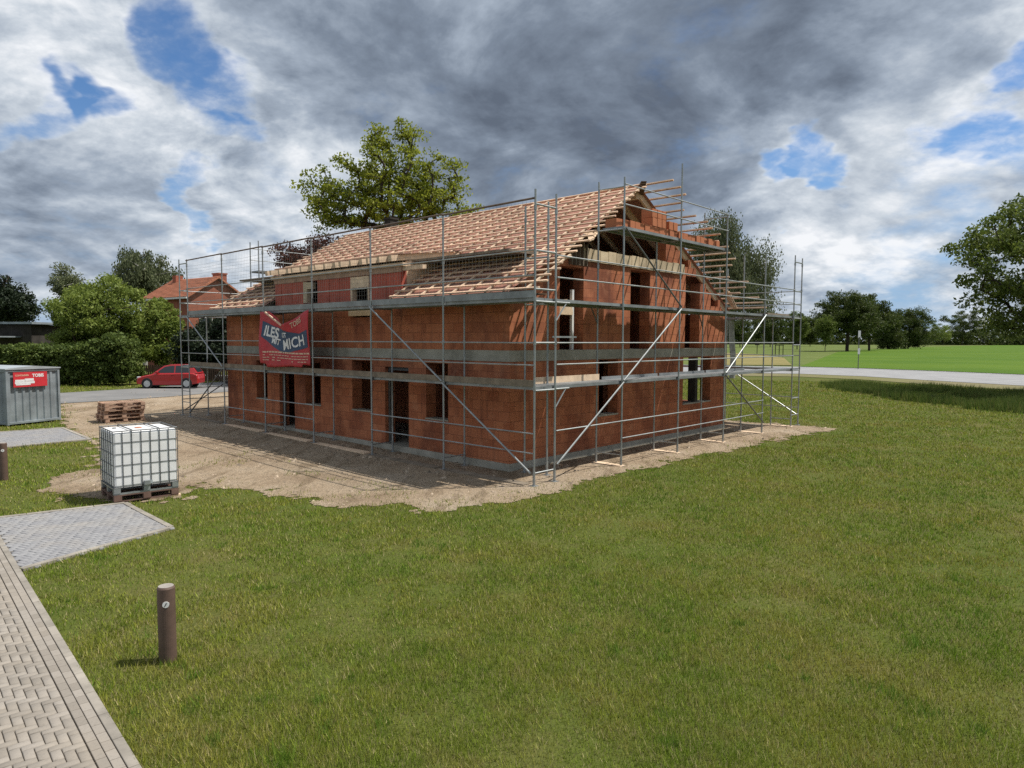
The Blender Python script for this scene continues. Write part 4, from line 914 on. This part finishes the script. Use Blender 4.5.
# ------------------------------------------------------------------ trees
def leaves(C, rad, per, size, flat_=.65, droop=0):
    n = len(C)*per; c = np.repeat(C, per, 0); r_ = np.repeat(rad, per)
    d = RNG.normal(0, 1, (n,3)); d /= np.linalg.norm(d, axis=1)[:,None]+1e-9; q_ = RNG.random(n)**.45
    p = c + d*(q_*r_)[:,None]*np.array([1,1,flat_])
    if droop: p[:,2] -= RNG.random(n)*droop
    a = RNG.normal(0,1,(n,3)); a /= np.linalg.norm(a, axis=1)[:,None]; b = np.cross(a, RNG.normal(0,1,(n,3))); b /= np.linalg.norm(b, axis=1)[:,None]+1e-9
    s_ = (size*RNG.uniform(.6,1.3,n))[:,None]
    if droop: a = a*.35 + np.array([0,0,-1.]); a /= np.linalg.norm(a, axis=1)[:,None]; b = np.cross(a, RNG.normal(0,1,(n,3))); b /= np.linalg.norm(b, axis=1)[:,None]
    v = np.stack([p-a*s_*.6, p+b*s_*.30, p+a*s_*.6, p-b*s_*.30], 1).reshape(-1,3); return v, np.arange(4*n).reshape(-1,4)
def crown_points(E, n, shell=.5):
    vol = np.array([e[3]*e[4]*e[5] for e in E]); k = RNG.choice(len(E), n, p=vol/vol.sum()); E = np.array(E)[k]
    d = RNG.normal(0,1,(n,3)); d /= np.linalg.norm(d, axis=1)[:,None]; q_ = RNG.random(n)**shell
    return E[:,:3] + d*q_[:,None]*E[:,3:6]
def tree(name, label, base, E, trunk, ncl, per, crad, leaf, lm, bark='bark', cat='tree', group=None, flat_=.65, droop=0, shell=.42, branches=True, seedz=None):
    """E: ellipsoids (x,y,z,rx,ry,rz) about the base; trunk: (height, radius)."""
    bz = float(gz(base[0], base[1])); root = empty(name, (base[0], base[1], bz), 0, label, cat, group)
    C = crown_points(E, ncl, shell); C[:,2] = np.maximum(C[:,2], .25)
    th, tr = trunk; mb = MB()
    nodes = [np.array([0,0,-.1])]; par = [-1]; top = np.array([RNG.normal(0,.02)*th, RNG.normal(0,.02)*th, th])
    for k in range(1,6): nodes.append(top*k/5 + RNG.normal(0,.012*th,3)*np.array([1,1,0])); par.append(k-1)
    Etop = max(e[2]+e[5] for e in E); ctr = np.mean([[e[0],e[1]] for e in E], axis=0)
    lead = 5
    for k in range(1,4): nodes.append(top + np.array([ctr[0]*k/3*.6, ctr[1]*k/3*.6, (Etop-th)*.25*k]) + RNG.normal(0,.03*th,3)); par.append(lead); lead = len(nodes)-1
    if branches:
        order = np.argsort(np.linalg.norm(C - top, axis=1))
        for i in order:
            c = C[i]; N = np.array(nodes); D = np.linalg.norm(N[3:]-c, axis=1) + .9*np.maximum(0, N[3:,2]-c[2]+.1*np.linalg.norm(N[3:,:2]-c[:2],axis=1)); j = int(np.argmin(D))+3
            a = N[j]; L = np.linalg.norm(c-a); st = max(1, min(3, int(L/ (crad*1.2))+1)); prev = j
            for t in range(1, st+1):
                f = t/st; pnt = a + (c-a)*f + (RNG.normal(0,.04*L,3) if t < st else 0); pnt[2] += .03*L*math.sin(PI*f); nodes.append(pnt); par.append(prev); prev = len(nodes)-1
    n = len(nodes); cnt = np.ones(n)
    for i in range(n-1, 0, -1): cnt[par[i]] += cnt[i]
    rad = tr*np.clip((cnt/cnt[0]), 0, 1)**.47; rad = np.maximum(rad, tr*.035)
    for i in range(1, n): mb.tube(nodes[par[i]], nodes[i], rad[par[i]] if par[i] < 1 or i < 7 else min(rad[par[i]], rad[i]*1.35), 5 if i > 8 else 8, rad[i], cap=False)
    mb.build('trunk', M[bark], root, fix=False, smooth=True)
    v, f = leaves(C, crad*RNG.uniform(.6,1.25,len(C)), per, leaf, flat_, droop); keep_ = v.reshape(-1,4,3)[:,:,2].min(1) > .02
    v = v.reshape(-1,4,3)[keep_].reshape(-1,3); npmesh('crown', v, np.arange(len(v)).reshape(-1,4), M[lm], root); return root
def ell(px, py, Y, wpx, hpx, base, depth=None):          # an ellipsoid of a crown seen from the survey point
    p = at(px, py, Y); k = Y/FOCAL; bz = float(gz(base[0], base[1])); return (p[0]-base[0], p[1]-base[1], p[2]-bz, wpx*k, (depth or wpx)*k, hpx*k)

# hero tree behind the ridge
Y = 48.; bx = at(392,337,Y); B = (bx[0], Y)
tree('locust_tree', 'tall spreading tree with yellow-green leaves and open dark branches behind the roof ridge', B,
     [ell(388,160,Y,42,34,B), ell(342,190,Y,40,34,B), ell(428,185,Y,38,38,B), ell(330,215,Y,32,22,B), ell(446,205,Y,30,17,B), ell(388,205,Y,55,28,B), ell(400,135,Y,24,14,B)],
     (5.2,.38), 300, 74, .78, .19, 'leaf_oak', flat_=.5, shell=.42)
Y = 46.; bx = at(318,337,Y); B = (bx[0], Y)
tree('copper_beech', 'low tree with copper-brown leaves showing between roof and yellow-green tree', B, [ell(318,256,Y,40,18,B), ell(298,262,Y,24,12,B), ell(345,248,Y,24,12,B)], (4.5,.2), 60, 130, .75, .16, 'leaf_red')
# weeping birch to the right of the gable
Y = 62.; bx = at(733,337,Y); B = (bx[0], Y)
tree('weeping_birch', 'pale weeping birch with hanging strands behind the right gable', B, [ell(722,232,Y,22,26,B), ell(755,255,Y,20,22,B), ell(735,272,Y,36,26,B), ell(708,245,Y,18,26,B), ell(742,292,Y,34,18,B)], (8.5,.26), 290, 130, .8, .17, 'leaf_grey', 'bark_pale', flat_=1.1, droop=1.5, shell=.45)
# big tree at the right margin
Y = 42.; B = (37.0, 42.)
tree('maple_tree', 'big dark broad-leaved tree reaching in over the field at the right edge', B, [(0,0,9.2,7.6,7.6,4.6),(-5.4,-.5,8.2,5.2,5,3.6),(-5.4,0,5.4,3.4,4,1.7),(1,1,12.0,5,5,2.4),(-3.0,-1,10.6,4.6,4.6,2.2)], (4.2,.42), 430, 165, .95, .21, 'leaf_mid', shell=.36)
# park trees along the field
def park(label, px, basey, parts, lm, tw=.22, leaf=.5, crad=1.6, ncl=70, per=90, name='field_tree', group='trees along the far edge of the field', th=None):
    ncl = int(ncl*2.1); per = int(per*1.1); leaf *= .82; crad *= 1.08
    b = gp(px, basey); Yb = b[1]
    E = [ell(x, y, Yb, w*1.06, hh_*1.06, b) for (x, y, w, hh_) in parts]; zt = min(e[2]-e[5] for e in E)
    return tree(name, label, b, E, (th or max(.6, zt+1.0), tw), ncl, per, crad, leaf, lm, group=group, branches=True)
park('tallest dark round tree left in the group beyond the marker post', 847, 351.5, [(845,312,28,20),(856,300,18,14),(834,314,18,14),(850,322,32,13)], 'leaf_dark', .55, .62, 2.0, 110, 120)
park('dark round tree leaning right beside the tallest tree of the field', 869, 350.8, [(872,318,18,19),(884,322,12,12),(862,325,16,10)], 'leaf_dark', .4, .6, 1.9, 80, 110)
park('dense dark bush reaching the ground right of the round trees', 888, 349.5, [(890,331,13,17),(886,322,10,11),(890,341,13,8)], 'leaf_dark', .2, .6, 1.8, 70, 120, 'field_bush')
park('broad dark tree with a low crown between bush and pale shrubs', 908, 349.0, [(910,328,18,20),(918,322,12,13),(902,320,10,11),(910,340,17,9)], 'leaf_dark', .3, .62, 2.0, 90, 120)
park('small fresh green tree between the big field trees', 931, 345.6, [(933,332,9,11)], 'leaf_mid', .2, .8, 2.2, 30, 80)
park('pale green low shrub in front of the far hedge', 943, 345.3, [(943,334,10,8)], 'leaf_bright', .2, .8, 2.2, 30, 80, 'field_bush')
park('wide dark tree left of the yellow bush under the big crown', 962, 345.2, [(960,325,17,17),(970,318,12,13)], 'leaf_dark', .4, 1.0, 3.0, 60, 110)
park('slender yellow-green bush between two darker trees', 981, 345.0, [(981,331,5,12)], 'leaf_yellow', .2, .8, 2.0, 24, 70, 'field_bush')
park('fresh green round tree at the right end of the field', 1002, 345.0, [(1002,328,16,14)], 'leaf_bright', .3, 1.0, 3.0, 50, 100)
park('dark tree cut by the right edge of the field', 1026, 344.8, [(1026,320,14,22)], 'leaf_dark', .3, 1.0, 3.0, 50, 100)
park('young light green tree with thin stem on the meadow', 825, 352.0, [(825,327,9,12),(825,336,7,7)], 'leaf_mid', .11, .5, 1.2, 40, 80, th=3.2)
park('round light green tree behind the stair tower', 797, 349.5, [(797,325,11,13)], 'leaf_mid', .2, .6, 1.6, 50, 90)
park('dark bush left behind the stair tower', 740, 347.5, [(738,329,14,12),(725,328,12,12)], 'leaf_dark', .25, .8, 2.2, 60, 100, 'field_bush')
park('dark tree between the two posts of the stair tower', 770, 347.0, [(768,328,16,13)], 'leaf_dark', .25, .9, 2.5, 60, 100)
park('dark tree beside the young light green one', 810, 346.5, [(809,330,10,12)], 'leaf_dark', .25, .9, 2.5, 50, 100)
# far wood on the horizon
n = 6500; xw = RNG.uniform(-560, 900, n); yw = 620 + .12*np.abs(xw) + RNG.uniform(0, 40, n); hw = (6+7*value_noise(np.c_[xw,yw*0], 28, 5)+4*value_noise(np.c_[xw,yw*0], 9, 6)); zw = RNG.random(n)**1.3*hw
v, f = leaves(np.c_[xw,yw,zw], np.full(n,2.6), 14, 2.4); tag(npmesh('far_wood', v, f, M['leaf_dark']), 'low dark band of far woodland along the horizon', 'woodland', kind='stuff')

# left background
Y = 52.; b = (at(112,370,Y)[0], Y)
tree('big_bush', 'large round fresh green bush behind the clipped hedge', b, [ell(112,318,Y,52,36,b), ell(80,322,Y,32,32,b), ell(145,330,Y,32,34,b), ell(70,300,Y,22,20,b), ell(110,346,Y,56,22,b), ell(112,294,Y,30,16,b), ell(160,345,Y,24,22,b), ell(174,338,Y,16,20,b)], (2.5,.3), 330, 170, .75, .19, 'leaf_bright', cat='bush', shell=.35)
Y = 74.; b = (at(145,360,Y)[0], Y)
tree('birch_tree', 'loose grey-green birch rising behind the round bush', b, [ell(142,268,Y,24,20,b), ell(130,252,Y,11,12,b), ell(158,272,Y,20,15,b), ell(147,282,Y,34,14,b)], (9,.25), 130, 130, .8, .22, 'leaf_grey', 'bark_pale', flat_=.9, droop=.9)
Y = 70.; b = (at(64,360,Y)[0], Y)
tree('small_birch', 'thin pointed grey-green tree behind the left part of the hedge', b, [ell(66,284,Y,16,14,b), ell(64,272,Y,6,8,b)], (7,.14), 50, 90, .7, .2, 'leaf_grey', 'bark_pale')
Y = 66.; b = (at(8,360,Y)[0], Y)
tree('conifer', 'black-green conifer at the left edge above the shed', b, [ell(6,305,Y,26,16,b), ell(0,290,Y,18,12,b), ell(16,312,Y,20,12,b)], (8,.3), 130, 140, .8, .22, 'leaf_conifer')
Y = 50.; b = (at(210,380,Y)[0], Y)
tree('yew_bush', 'dark evergreen bush standing behind the left end of the scaffold', b, [ell(212,345,Y,28,30,b), ell(195,352,Y,22,26,b), ell(230,340,Y,22,30,b)], (1.5,.25), 150, 150, .7, .2, 'leaf_conifer', cat='bush')
# clipped hedge: many leaves through a long box, top uneven
h0, h1 = np.array(at(-60,385,43.)[:2]), np.array(at(134,385,43.5)[:2]); hr = empty('clipped_hedge', (*((h0+h1)/2), float(gz(*((h0+h1)/2)))), 0, 'long leafy laurel hedge along the road behind the container', 'hedge')
n = 1500; t = RNG.random(n); P = h0 + (h1-h0)*t[:,None]; hmax = 2.15 + .8*np.exp(-((t-.90)/.10)**2) + .25*value_noise(np.c_[P[:,0],P[:,0]*0], 1.2, 8)
C = np.c_[P[:,0], P[:,1]+RNG.uniform(-.9,.9,n), RNG.random(n)**.65*hmax] - np.array([hr.location.x, hr.location.y, 0]); v, f = leaves(C, RNG.uniform(.25,.5,n), 60, .17)
v = v.reshape(-1,4,3); v = v[v[:,:,2].min(1) > .02].reshape(-1,3); npmesh('foliage', v, np.arange(len(v)).reshape(-1,4), M['leaf_hedge'], hr)
mb = MB()
for k in range(24): p = h0+(h1-h0)*(k+.5)/24 - np.array([hr.location.x, hr.location.y]); mb.tube((p[0],p[1],-.1),(p[0]+random.uniform(-.1,.1),p[1],1.6),.035,5,.02)
mb.build('stems', M['bark'], hr)
# low fence behind the car, shed, old brick house
f0 = at(134,380,45.); fe = empty('board_fence', (f0[0], 46.2, float(gz(f0[0],46))), R(8), 'weathered low board fence behind the red car', 'fence'); mb = MB()
for k in range(52): mb.box(k*.13,k*.13+.10,0,.02,.05,1.15+random.uniform(-.02,.02))
mb.build('boards', M['fence_wood'], fe); MB().box(0,6.7,.022,.06,.3,.38).box(0,6.7,.022,.06,.85,.93).build('rails', M['fence_wood'], fe)
s_ = at(-30,352,56.); sh = empty('shed', (s_[0], 56., float(gz(s_[0],56))), R(-6), 'dark timber shed with a flat grey roof at the left edge', 'shed')
mb = MB()
for k in range(27): mb.box(k*.2,k*.2+.19,0,.04,0,3.9)
mb.box(0,5.4,.042,4,0,3.9); mb.build('wall', M['shed'], sh); MB().box(-.4,5.9,-.5,4.3,3.95,4.12).build('roof', M['tin'], sh); MB().box(1.2,4.6,-2.2,-.05,2.9,3.0).build('canopy', M['tin'], sh)
Y = 60.; hb = at(190,360,Y); nh = empty('brick_house', (hb[0], Y, float(gz(hb[0],Y))), R(-35), 'old red brick house with orange tiled roof beyond the left end of the scaffold', 'house')
# local: gable faces -y side toward the viewer, ridge along local x to the left
HL, HD, HE, HR = 7.0, 5.4, 6.5, 8.2
mb = MB().prism([(0,0),(HD,0),(HD,HE),(HD/2,HR-.12),(0,HE)], 'x', -HL, 0); 
hw_ = mb.build('wall', M['oldbrick'], nh)
mb = MB(); oh = .35; sl_ = (HR-HE)/(HD/2)
for sgn in (0, 1):
    y0, z0 = (-.3, HE-.3*sl_) if not sgn else (HD+.3, HE-.3*sl_); mb.prism([(y0,z0),(HD/2,HR),(HD/2,HR+.16),(y0,z0+.16)], 'x', -HL-oh, oh)
rfh = mb.build('roof', M['tile'], nh); mb = MB()
for k in range(14):
    t = k/14; y0, z0 = -.3+(HD/2+.3)*t, HE-.3*sl_+(HR-HE+.3*sl_)*t+.17; mb.bar((-HL-oh,y0,z0),(oh,y0,z0),.03,.05)
mb.build('tile_courses', M['tile'], rfh)
MB().box(-2.6,-1.6,HD-1.5,HD-.7,6.8,8.75).box(-2.66,-1.54,HD-1.56,HD-.64,8.75,8.87).build('chimney', M['oldbrick'], rfh); MB().box(-6.4,-5.8,2.2,2.9,7.4,8.7).build('chimney', M['oldbrick'], rfh)
for y0 in (1.0, 3.2):
    w_ = MB().box(-.02,.03,y0,y0+1.1,3.4,4.7).build('window', M['glass_dark'], nh); MB().box(.031,.06,y0-.06,y0,3.34,4.76).box(.031,.06,y0+1.1,y0+1.16,3.34,4.76).box(.031,.06,y0,y0+1.1,4.7,4.76).build('frame', M['white'], w_)
MB().box(-HL-.35,.35,-.42,-.30,HE-.3*sl_-.05,HE-.3*sl_+.09).build('gutter', M['white'], rfh)
# house behind the ridge, only its chimney shows
Yb = 43.; cb_ = at(391,222.5,Yb); rh = empty('rear_house', (cb_[0], Yb, float(gz(cb_[0],Yb))), YAW, 'low house hidden behind the site with its brown chimney above the ridge', 'house')
MB().prism([(-4,0),(4,0),(4,4),(0,7.6),(-4,4)], 'y', -1.5, 8).build('wall', M['oldbrick'], rh); mb = MB()
for sg2 in (-1,1): mb.prism([(sg2*4.4,3.64),(0,7.62),(0,7.8),(sg2*4.4,3.82)], 'y', -1.9, 8.4)
rr_ = mb.build('roof', M['tile'], rh); MB().box(-.28,.28,-.3,.3,7.3,cb_[2]-.1).box(-.33,.33,-.35,.35,cb_[2]-.1,cb_[2]).build('chimney', M['shed'], rr_)
# small things on the meadow
p = gp(858,369.5); ms = empty('marker_post', (p[0],p[1],.05), 0, 'thin grey marker post with two white plates beyond the road', 'post')
MB().tube((0,0,0),(0,0,4.3),.05,8).build('pole', M['steel_dark'], ms); MB().box(-.14,.14,-.09,-.055,3.75,4.5).build('plate', M['white'], ms); MB().box(-.13,.13,-.09,-.055,1.75,2.45).build('plate', M['white'], ms)
p = gp(757,354); ib = empty('notice_board', (p[0],p[1],.06), 0, 'small dark board on a post on the meadow behind the stair tower', 'board'); k = p[1]/FOCAL
MB().tube((0,0,0),(0,0,10*k),.09,6).build('post', M['shed'], ib); MB().box(-2.2*k,2.2*k,-.08,.08,8.5*k,13*k).build('panel', M['shed'], ib)
p = gp(779,357.5); fr = empty('timber_trestle', (p[0],p[1],.06), .1, 'low dark timber trestle standing on the dry bank', 'trestle'); k = p[1]/FOCAL; mb = MB()
for x in (-4,0,4): mb.bar((x*k,0,0),(x*k,0,12*k),.12,.12)
mb.build('legs', M['shed'], fr); MB().bar((-4.5*k,0,12*k),(4.5*k,0,12*k),.14,.14).build('beam', M['shed'], fr)

# ------------------------------------------------------------------ light and sky
SUN_EL, SUN_AZ = 60., 8.
sun = bpy.data.lights.new('sun', 'SUN'); sun.energy = 4.3; sun.angle = R(.55); sun.color = (1, .95, .87)
so = bpy.data.objects.new('sun', sun); COL.objects.link(so); so.location = (30, 10, 60); so.rotation_euler = Vector((math.cos(R(SUN_AZ))*math.cos(R(SUN_EL)), math.sin(R(SUN_AZ))*math.cos(R(SUN_EL)), math.sin(R(SUN_EL)))).to_track_quat('Z', 'Y').to_euler()
wd = bpy.data.worlds.new('World'); S.world = wd; wd.use_nodes = True; wt = wd.node_tree; wt.nodes.clear()
class WB(NB):
    def __init__(s): s.n = wt.nodes; s.l = wt.links; s.out = s.n.new('ShaderNodeOutputWorld')
b = WB()
sky = b.node('TexSky', sky_type='NISHITA'); sky.sun_disc = False; sky.sun_elevation = R(SUN_EL); sky.sun_rotation = R(90 - SUN_AZ); sky.altitude = 50; sky.air_density = 1.0; sky.dust_density = .4; sky.ozone_density = 2.5
d = b.node('TexCoord').outputs['Generated']; sx = b.node('SeparateXYZ'); b.link(d, sx.inputs[0])
zc = b.math('ADD', b.math('MAXIMUM', sx.outputs[2], 0.0), .36)
pv = b.node('CombineXYZ'); b.link(b.math('DIVIDE', sx.outputs[0], zc), pv.inputs[0]); b.link(b.math('DIVIDE', sx.outputs[1], zc), pv.inputs[1])
def azel(px, py):
    v = ray(px, py); return tuple(v/np.linalg.norm(v))
def blob(px, py, r0, r1):
    n = b.node('VectorMath', operation='DOT_PRODUCT'); warp = b.node('VectorMath', operation='ADD'); b.link(d, warp.inputs[0]); b.link(WARP, warp.inputs[1]); nm = b.node('VectorMath', operation='NORMALIZE'); b.link(warp.outputs[0], nm.inputs[0]); b.link(nm.outputs[0], n.inputs[0]); n.inputs[1].default_value = azel(px, py)
    return b.mrange(n.outputs['Value'], math.cos(R(r1)), math.cos(R(r0)), 0, 1, True)
wn = b.node('TexNoise'); wn.inputs['Scale'].default_value = 2.2; wn.inputs['Detail'].default_value = 5; wn.inputs['Roughness'].default_value = .6; b.link(pv.outputs[0], wn.inputs['Vector'])
wsub = b.node('VectorMath', operation='SUBTRACT'); b.link(wn.outputs['Color'], wsub.inputs[0]); wsub.inputs[1].default_value = (.5,.5,.5)
wsc = b.node('VectorMath', operation='SCALE'); b.link(wsub.outputs[0], wsc.inputs[0]); wsc.inputs['Scale'].default_value = .30; WARP = wsc.outputs[0]
def summ(L):
    r = L[0]
    for x in L[1:]: r = b.math('ADD', r, x)
    return r
mul = lambda x, k: b.math('MULTIPLY', x, k)
n1 = b.noise(2.5, 10, .60, pv.outputs[0], dist=.3); n2 = b.noise(1.2, 5, .55, b.mapping(pv.outputs[0], loc=(3.1, 1.7, 0))); n3 = b.noise(7.5, 9, .62, b.mapping(pv.outputs[0], loc=(7, 3, 0)), dist=.25)
nl = b.noise(2.5, 10, .60, b.mapping(pv.outputs[0], loc=(-.07, .03, 0)), dist=.3)         # the same cloud a little toward the sun, for its lit edges
gaps = summ([mul(blob(192,38,.5,3.4),.40), mul(blob(88,92,.3,2.6),.34), mul(blob(52,88,.3,2.0),.28), mul(blob(120,122,.5,3.0),.34), mul(blob(70,140,.3,2.6),.32), mul(blob(15,150,.3,2.2),.30), mul(blob(235,100,.5,3),.36), mul(blob(242,145,.5,2.5),.28), mul(blob(170,125,1,5),.10), mul(blob(826,174,.5,2.6),.40), mul(blob(792,188,.5,2.2),.36), mul(blob(990,112,.5,3),.30), mul(blob(1018,30,.5,2.5),.38), mul(blob(215,207,.5,2),.34), mul(blob(900,250,1,4),.16), mul(blob(870,318,1,5),.20), mul(blob(960,298,1,5),.16), mul(blob(30,300,2,6),.08)])
n4 = b.noise(4.6, 7, .58, b.mapping(pv.outputs[0], loc=(11, 5, 0)), dist=.4); bil = b.math('ABSOLUTE', b.math('SUBTRACT', n4, .5)); n5 = b.noise(11., 6, .6, b.mapping(pv.outputs[0], loc=(2, 9, 0)), dist=.3); bil2 = b.math('ABSOLUTE', b.math('SUBTRACT', n5, .5))
puff = b.math('ADD', mul(b.math('SUBTRACT', b.mrange(bil, 0, .16), .5), .20), mul(b.math('SUBTRACT', b.mrange(bil2, 0, .16), .5), .08))
cover = summ([mul(blob(70,35,2,6),.14), mul(blob(20,100,1,4),.10), mul(blob(150,85,.5,2.5),.10), mul(blob(110,175,1,3.5),.14), mul(blob(20,190,1,4),.12)])
gaps = b.math('SUBTRACT', gaps, cover)
cov = b.math('SUBTRACT', b.math('ADD', b.math('ADD', n1, mul(b.math('SUBTRACT', n3, .5), .45)), .195), gaps)
alpha = b.math('MAXIMUM', b.mrange(cov, .25, .66, 0, 1, True), mul(b.mrange(n3, .45, .75, 0, 1, True), .55))
dark = summ([mul(blob(600,110,5,25),.26), mul(blob(750,85,3,16),.20), mul(blob(440,45,3,14),.13), mul(blob(520,175,3,12),.11), mul(blob(860,60,3,10),.12), mul(blob(330,15,2,9),.06), mul(blob(60,262,2,10),.10), mul(blob(905,228,1,6),.14), mul(blob(80,205,2,7),.06), mul(blob(250,60,2,7),.06)])
lit = summ([mul(blob(880,105,2,9),.16), mul(blob(970,50,2,9),.10), mul(blob(120,40,3,12),.18), mul(blob(770,230,2,9),.26), mul(blob(850,205,2,8),.16), mul(blob(900,130,1,6),.06), mul(blob(690,70,1,8),.08), mul(blob(120,222,1,6),.10), mul(blob(870,274,1,3.5),.24), mul(blob(60,110,3,9),.16), mul(blob(990,160,2,8),.06), mul(blob(300,120,2,9),.06), mul(blob(230,230,2,9),.08)])
edge = b.mrange(cov, .40, .75, .16, 0, True)                                                # thin cloud glows brighter than its thick middle
calm = b.math('SUBTRACT', 1., b.math('MINIMUM', mul(dark, 1.5), .55))                       # the heavy overcast is smoother than the broken cloud round it
fine = b.math('MULTIPLY', b.math('ADD', mul(b.math('SUBTRACT', n3, .5), .75), puff), calm)
sh = b.math('ADD', b.math('ADD', mul(b.math('SUBTRACT', n1, nl), 1.5), edge), b.math('ADD', fine, mul(b.math('SUBTRACT', n2, .5), 1.0)))
lev = b.math('SUBTRACT', b.math('ADD', b.math('ADD', .61, sh), lit), mul(dark, 1.05), clamp=True)
cc = b.ramp(lev, (.0, (.118,.146,.195)), (.25, (.205,.25,.32)), (.5, (.355,.415,.50)), (.75, (.59,.645,.71)), (1., (.88,.90,.93)))
csc = b.node('VectorMath', operation='SCALE'); b.link(cc, csc.inputs[0]); csc.inputs['Scale'].default_value = 8.9
skc = b.node('VectorMath', operation='MULTIPLY'); b.link(sky.outputs[0], skc.inputs[0]); skc.inputs[1].default_value = (.62, .82, 1.02)
low = b.mrange(sx.outputs[2], .02, .30, .85, 0, True); clear = b.mix(low, skc.outputs[0], (2.6, 4.0, 6.0))                 # milky blue toward the horizon
colr = b.mix(alpha, clear, csc.outputs[0])
bg = b.node('Background'); b.link(colr, bg.inputs[0]); bg.inputs[1].default_value = .09; b.link(bg.outputs[0], b.out.inputs[0])

vs = S.view_settings; S.display_settings.display_device = 'sRGB'; vs.view_transform = 'Standard'; vs.look = 'None'; vs.exposure = 0.38; vs.gamma = 1; vs.use_curve_mapping = False
S.render.engine = 'CYCLES'; S.cycles.use_denoising = False; S.cycles.max_bounces = 6; S.cycles.diffuse_bounces = 3; S.cycles.transmission_bounces = 4; S.cycles.glossy_bounces = 3
S.cycles.caustics_reflective = False; S.cycles.caustics_refractive = False
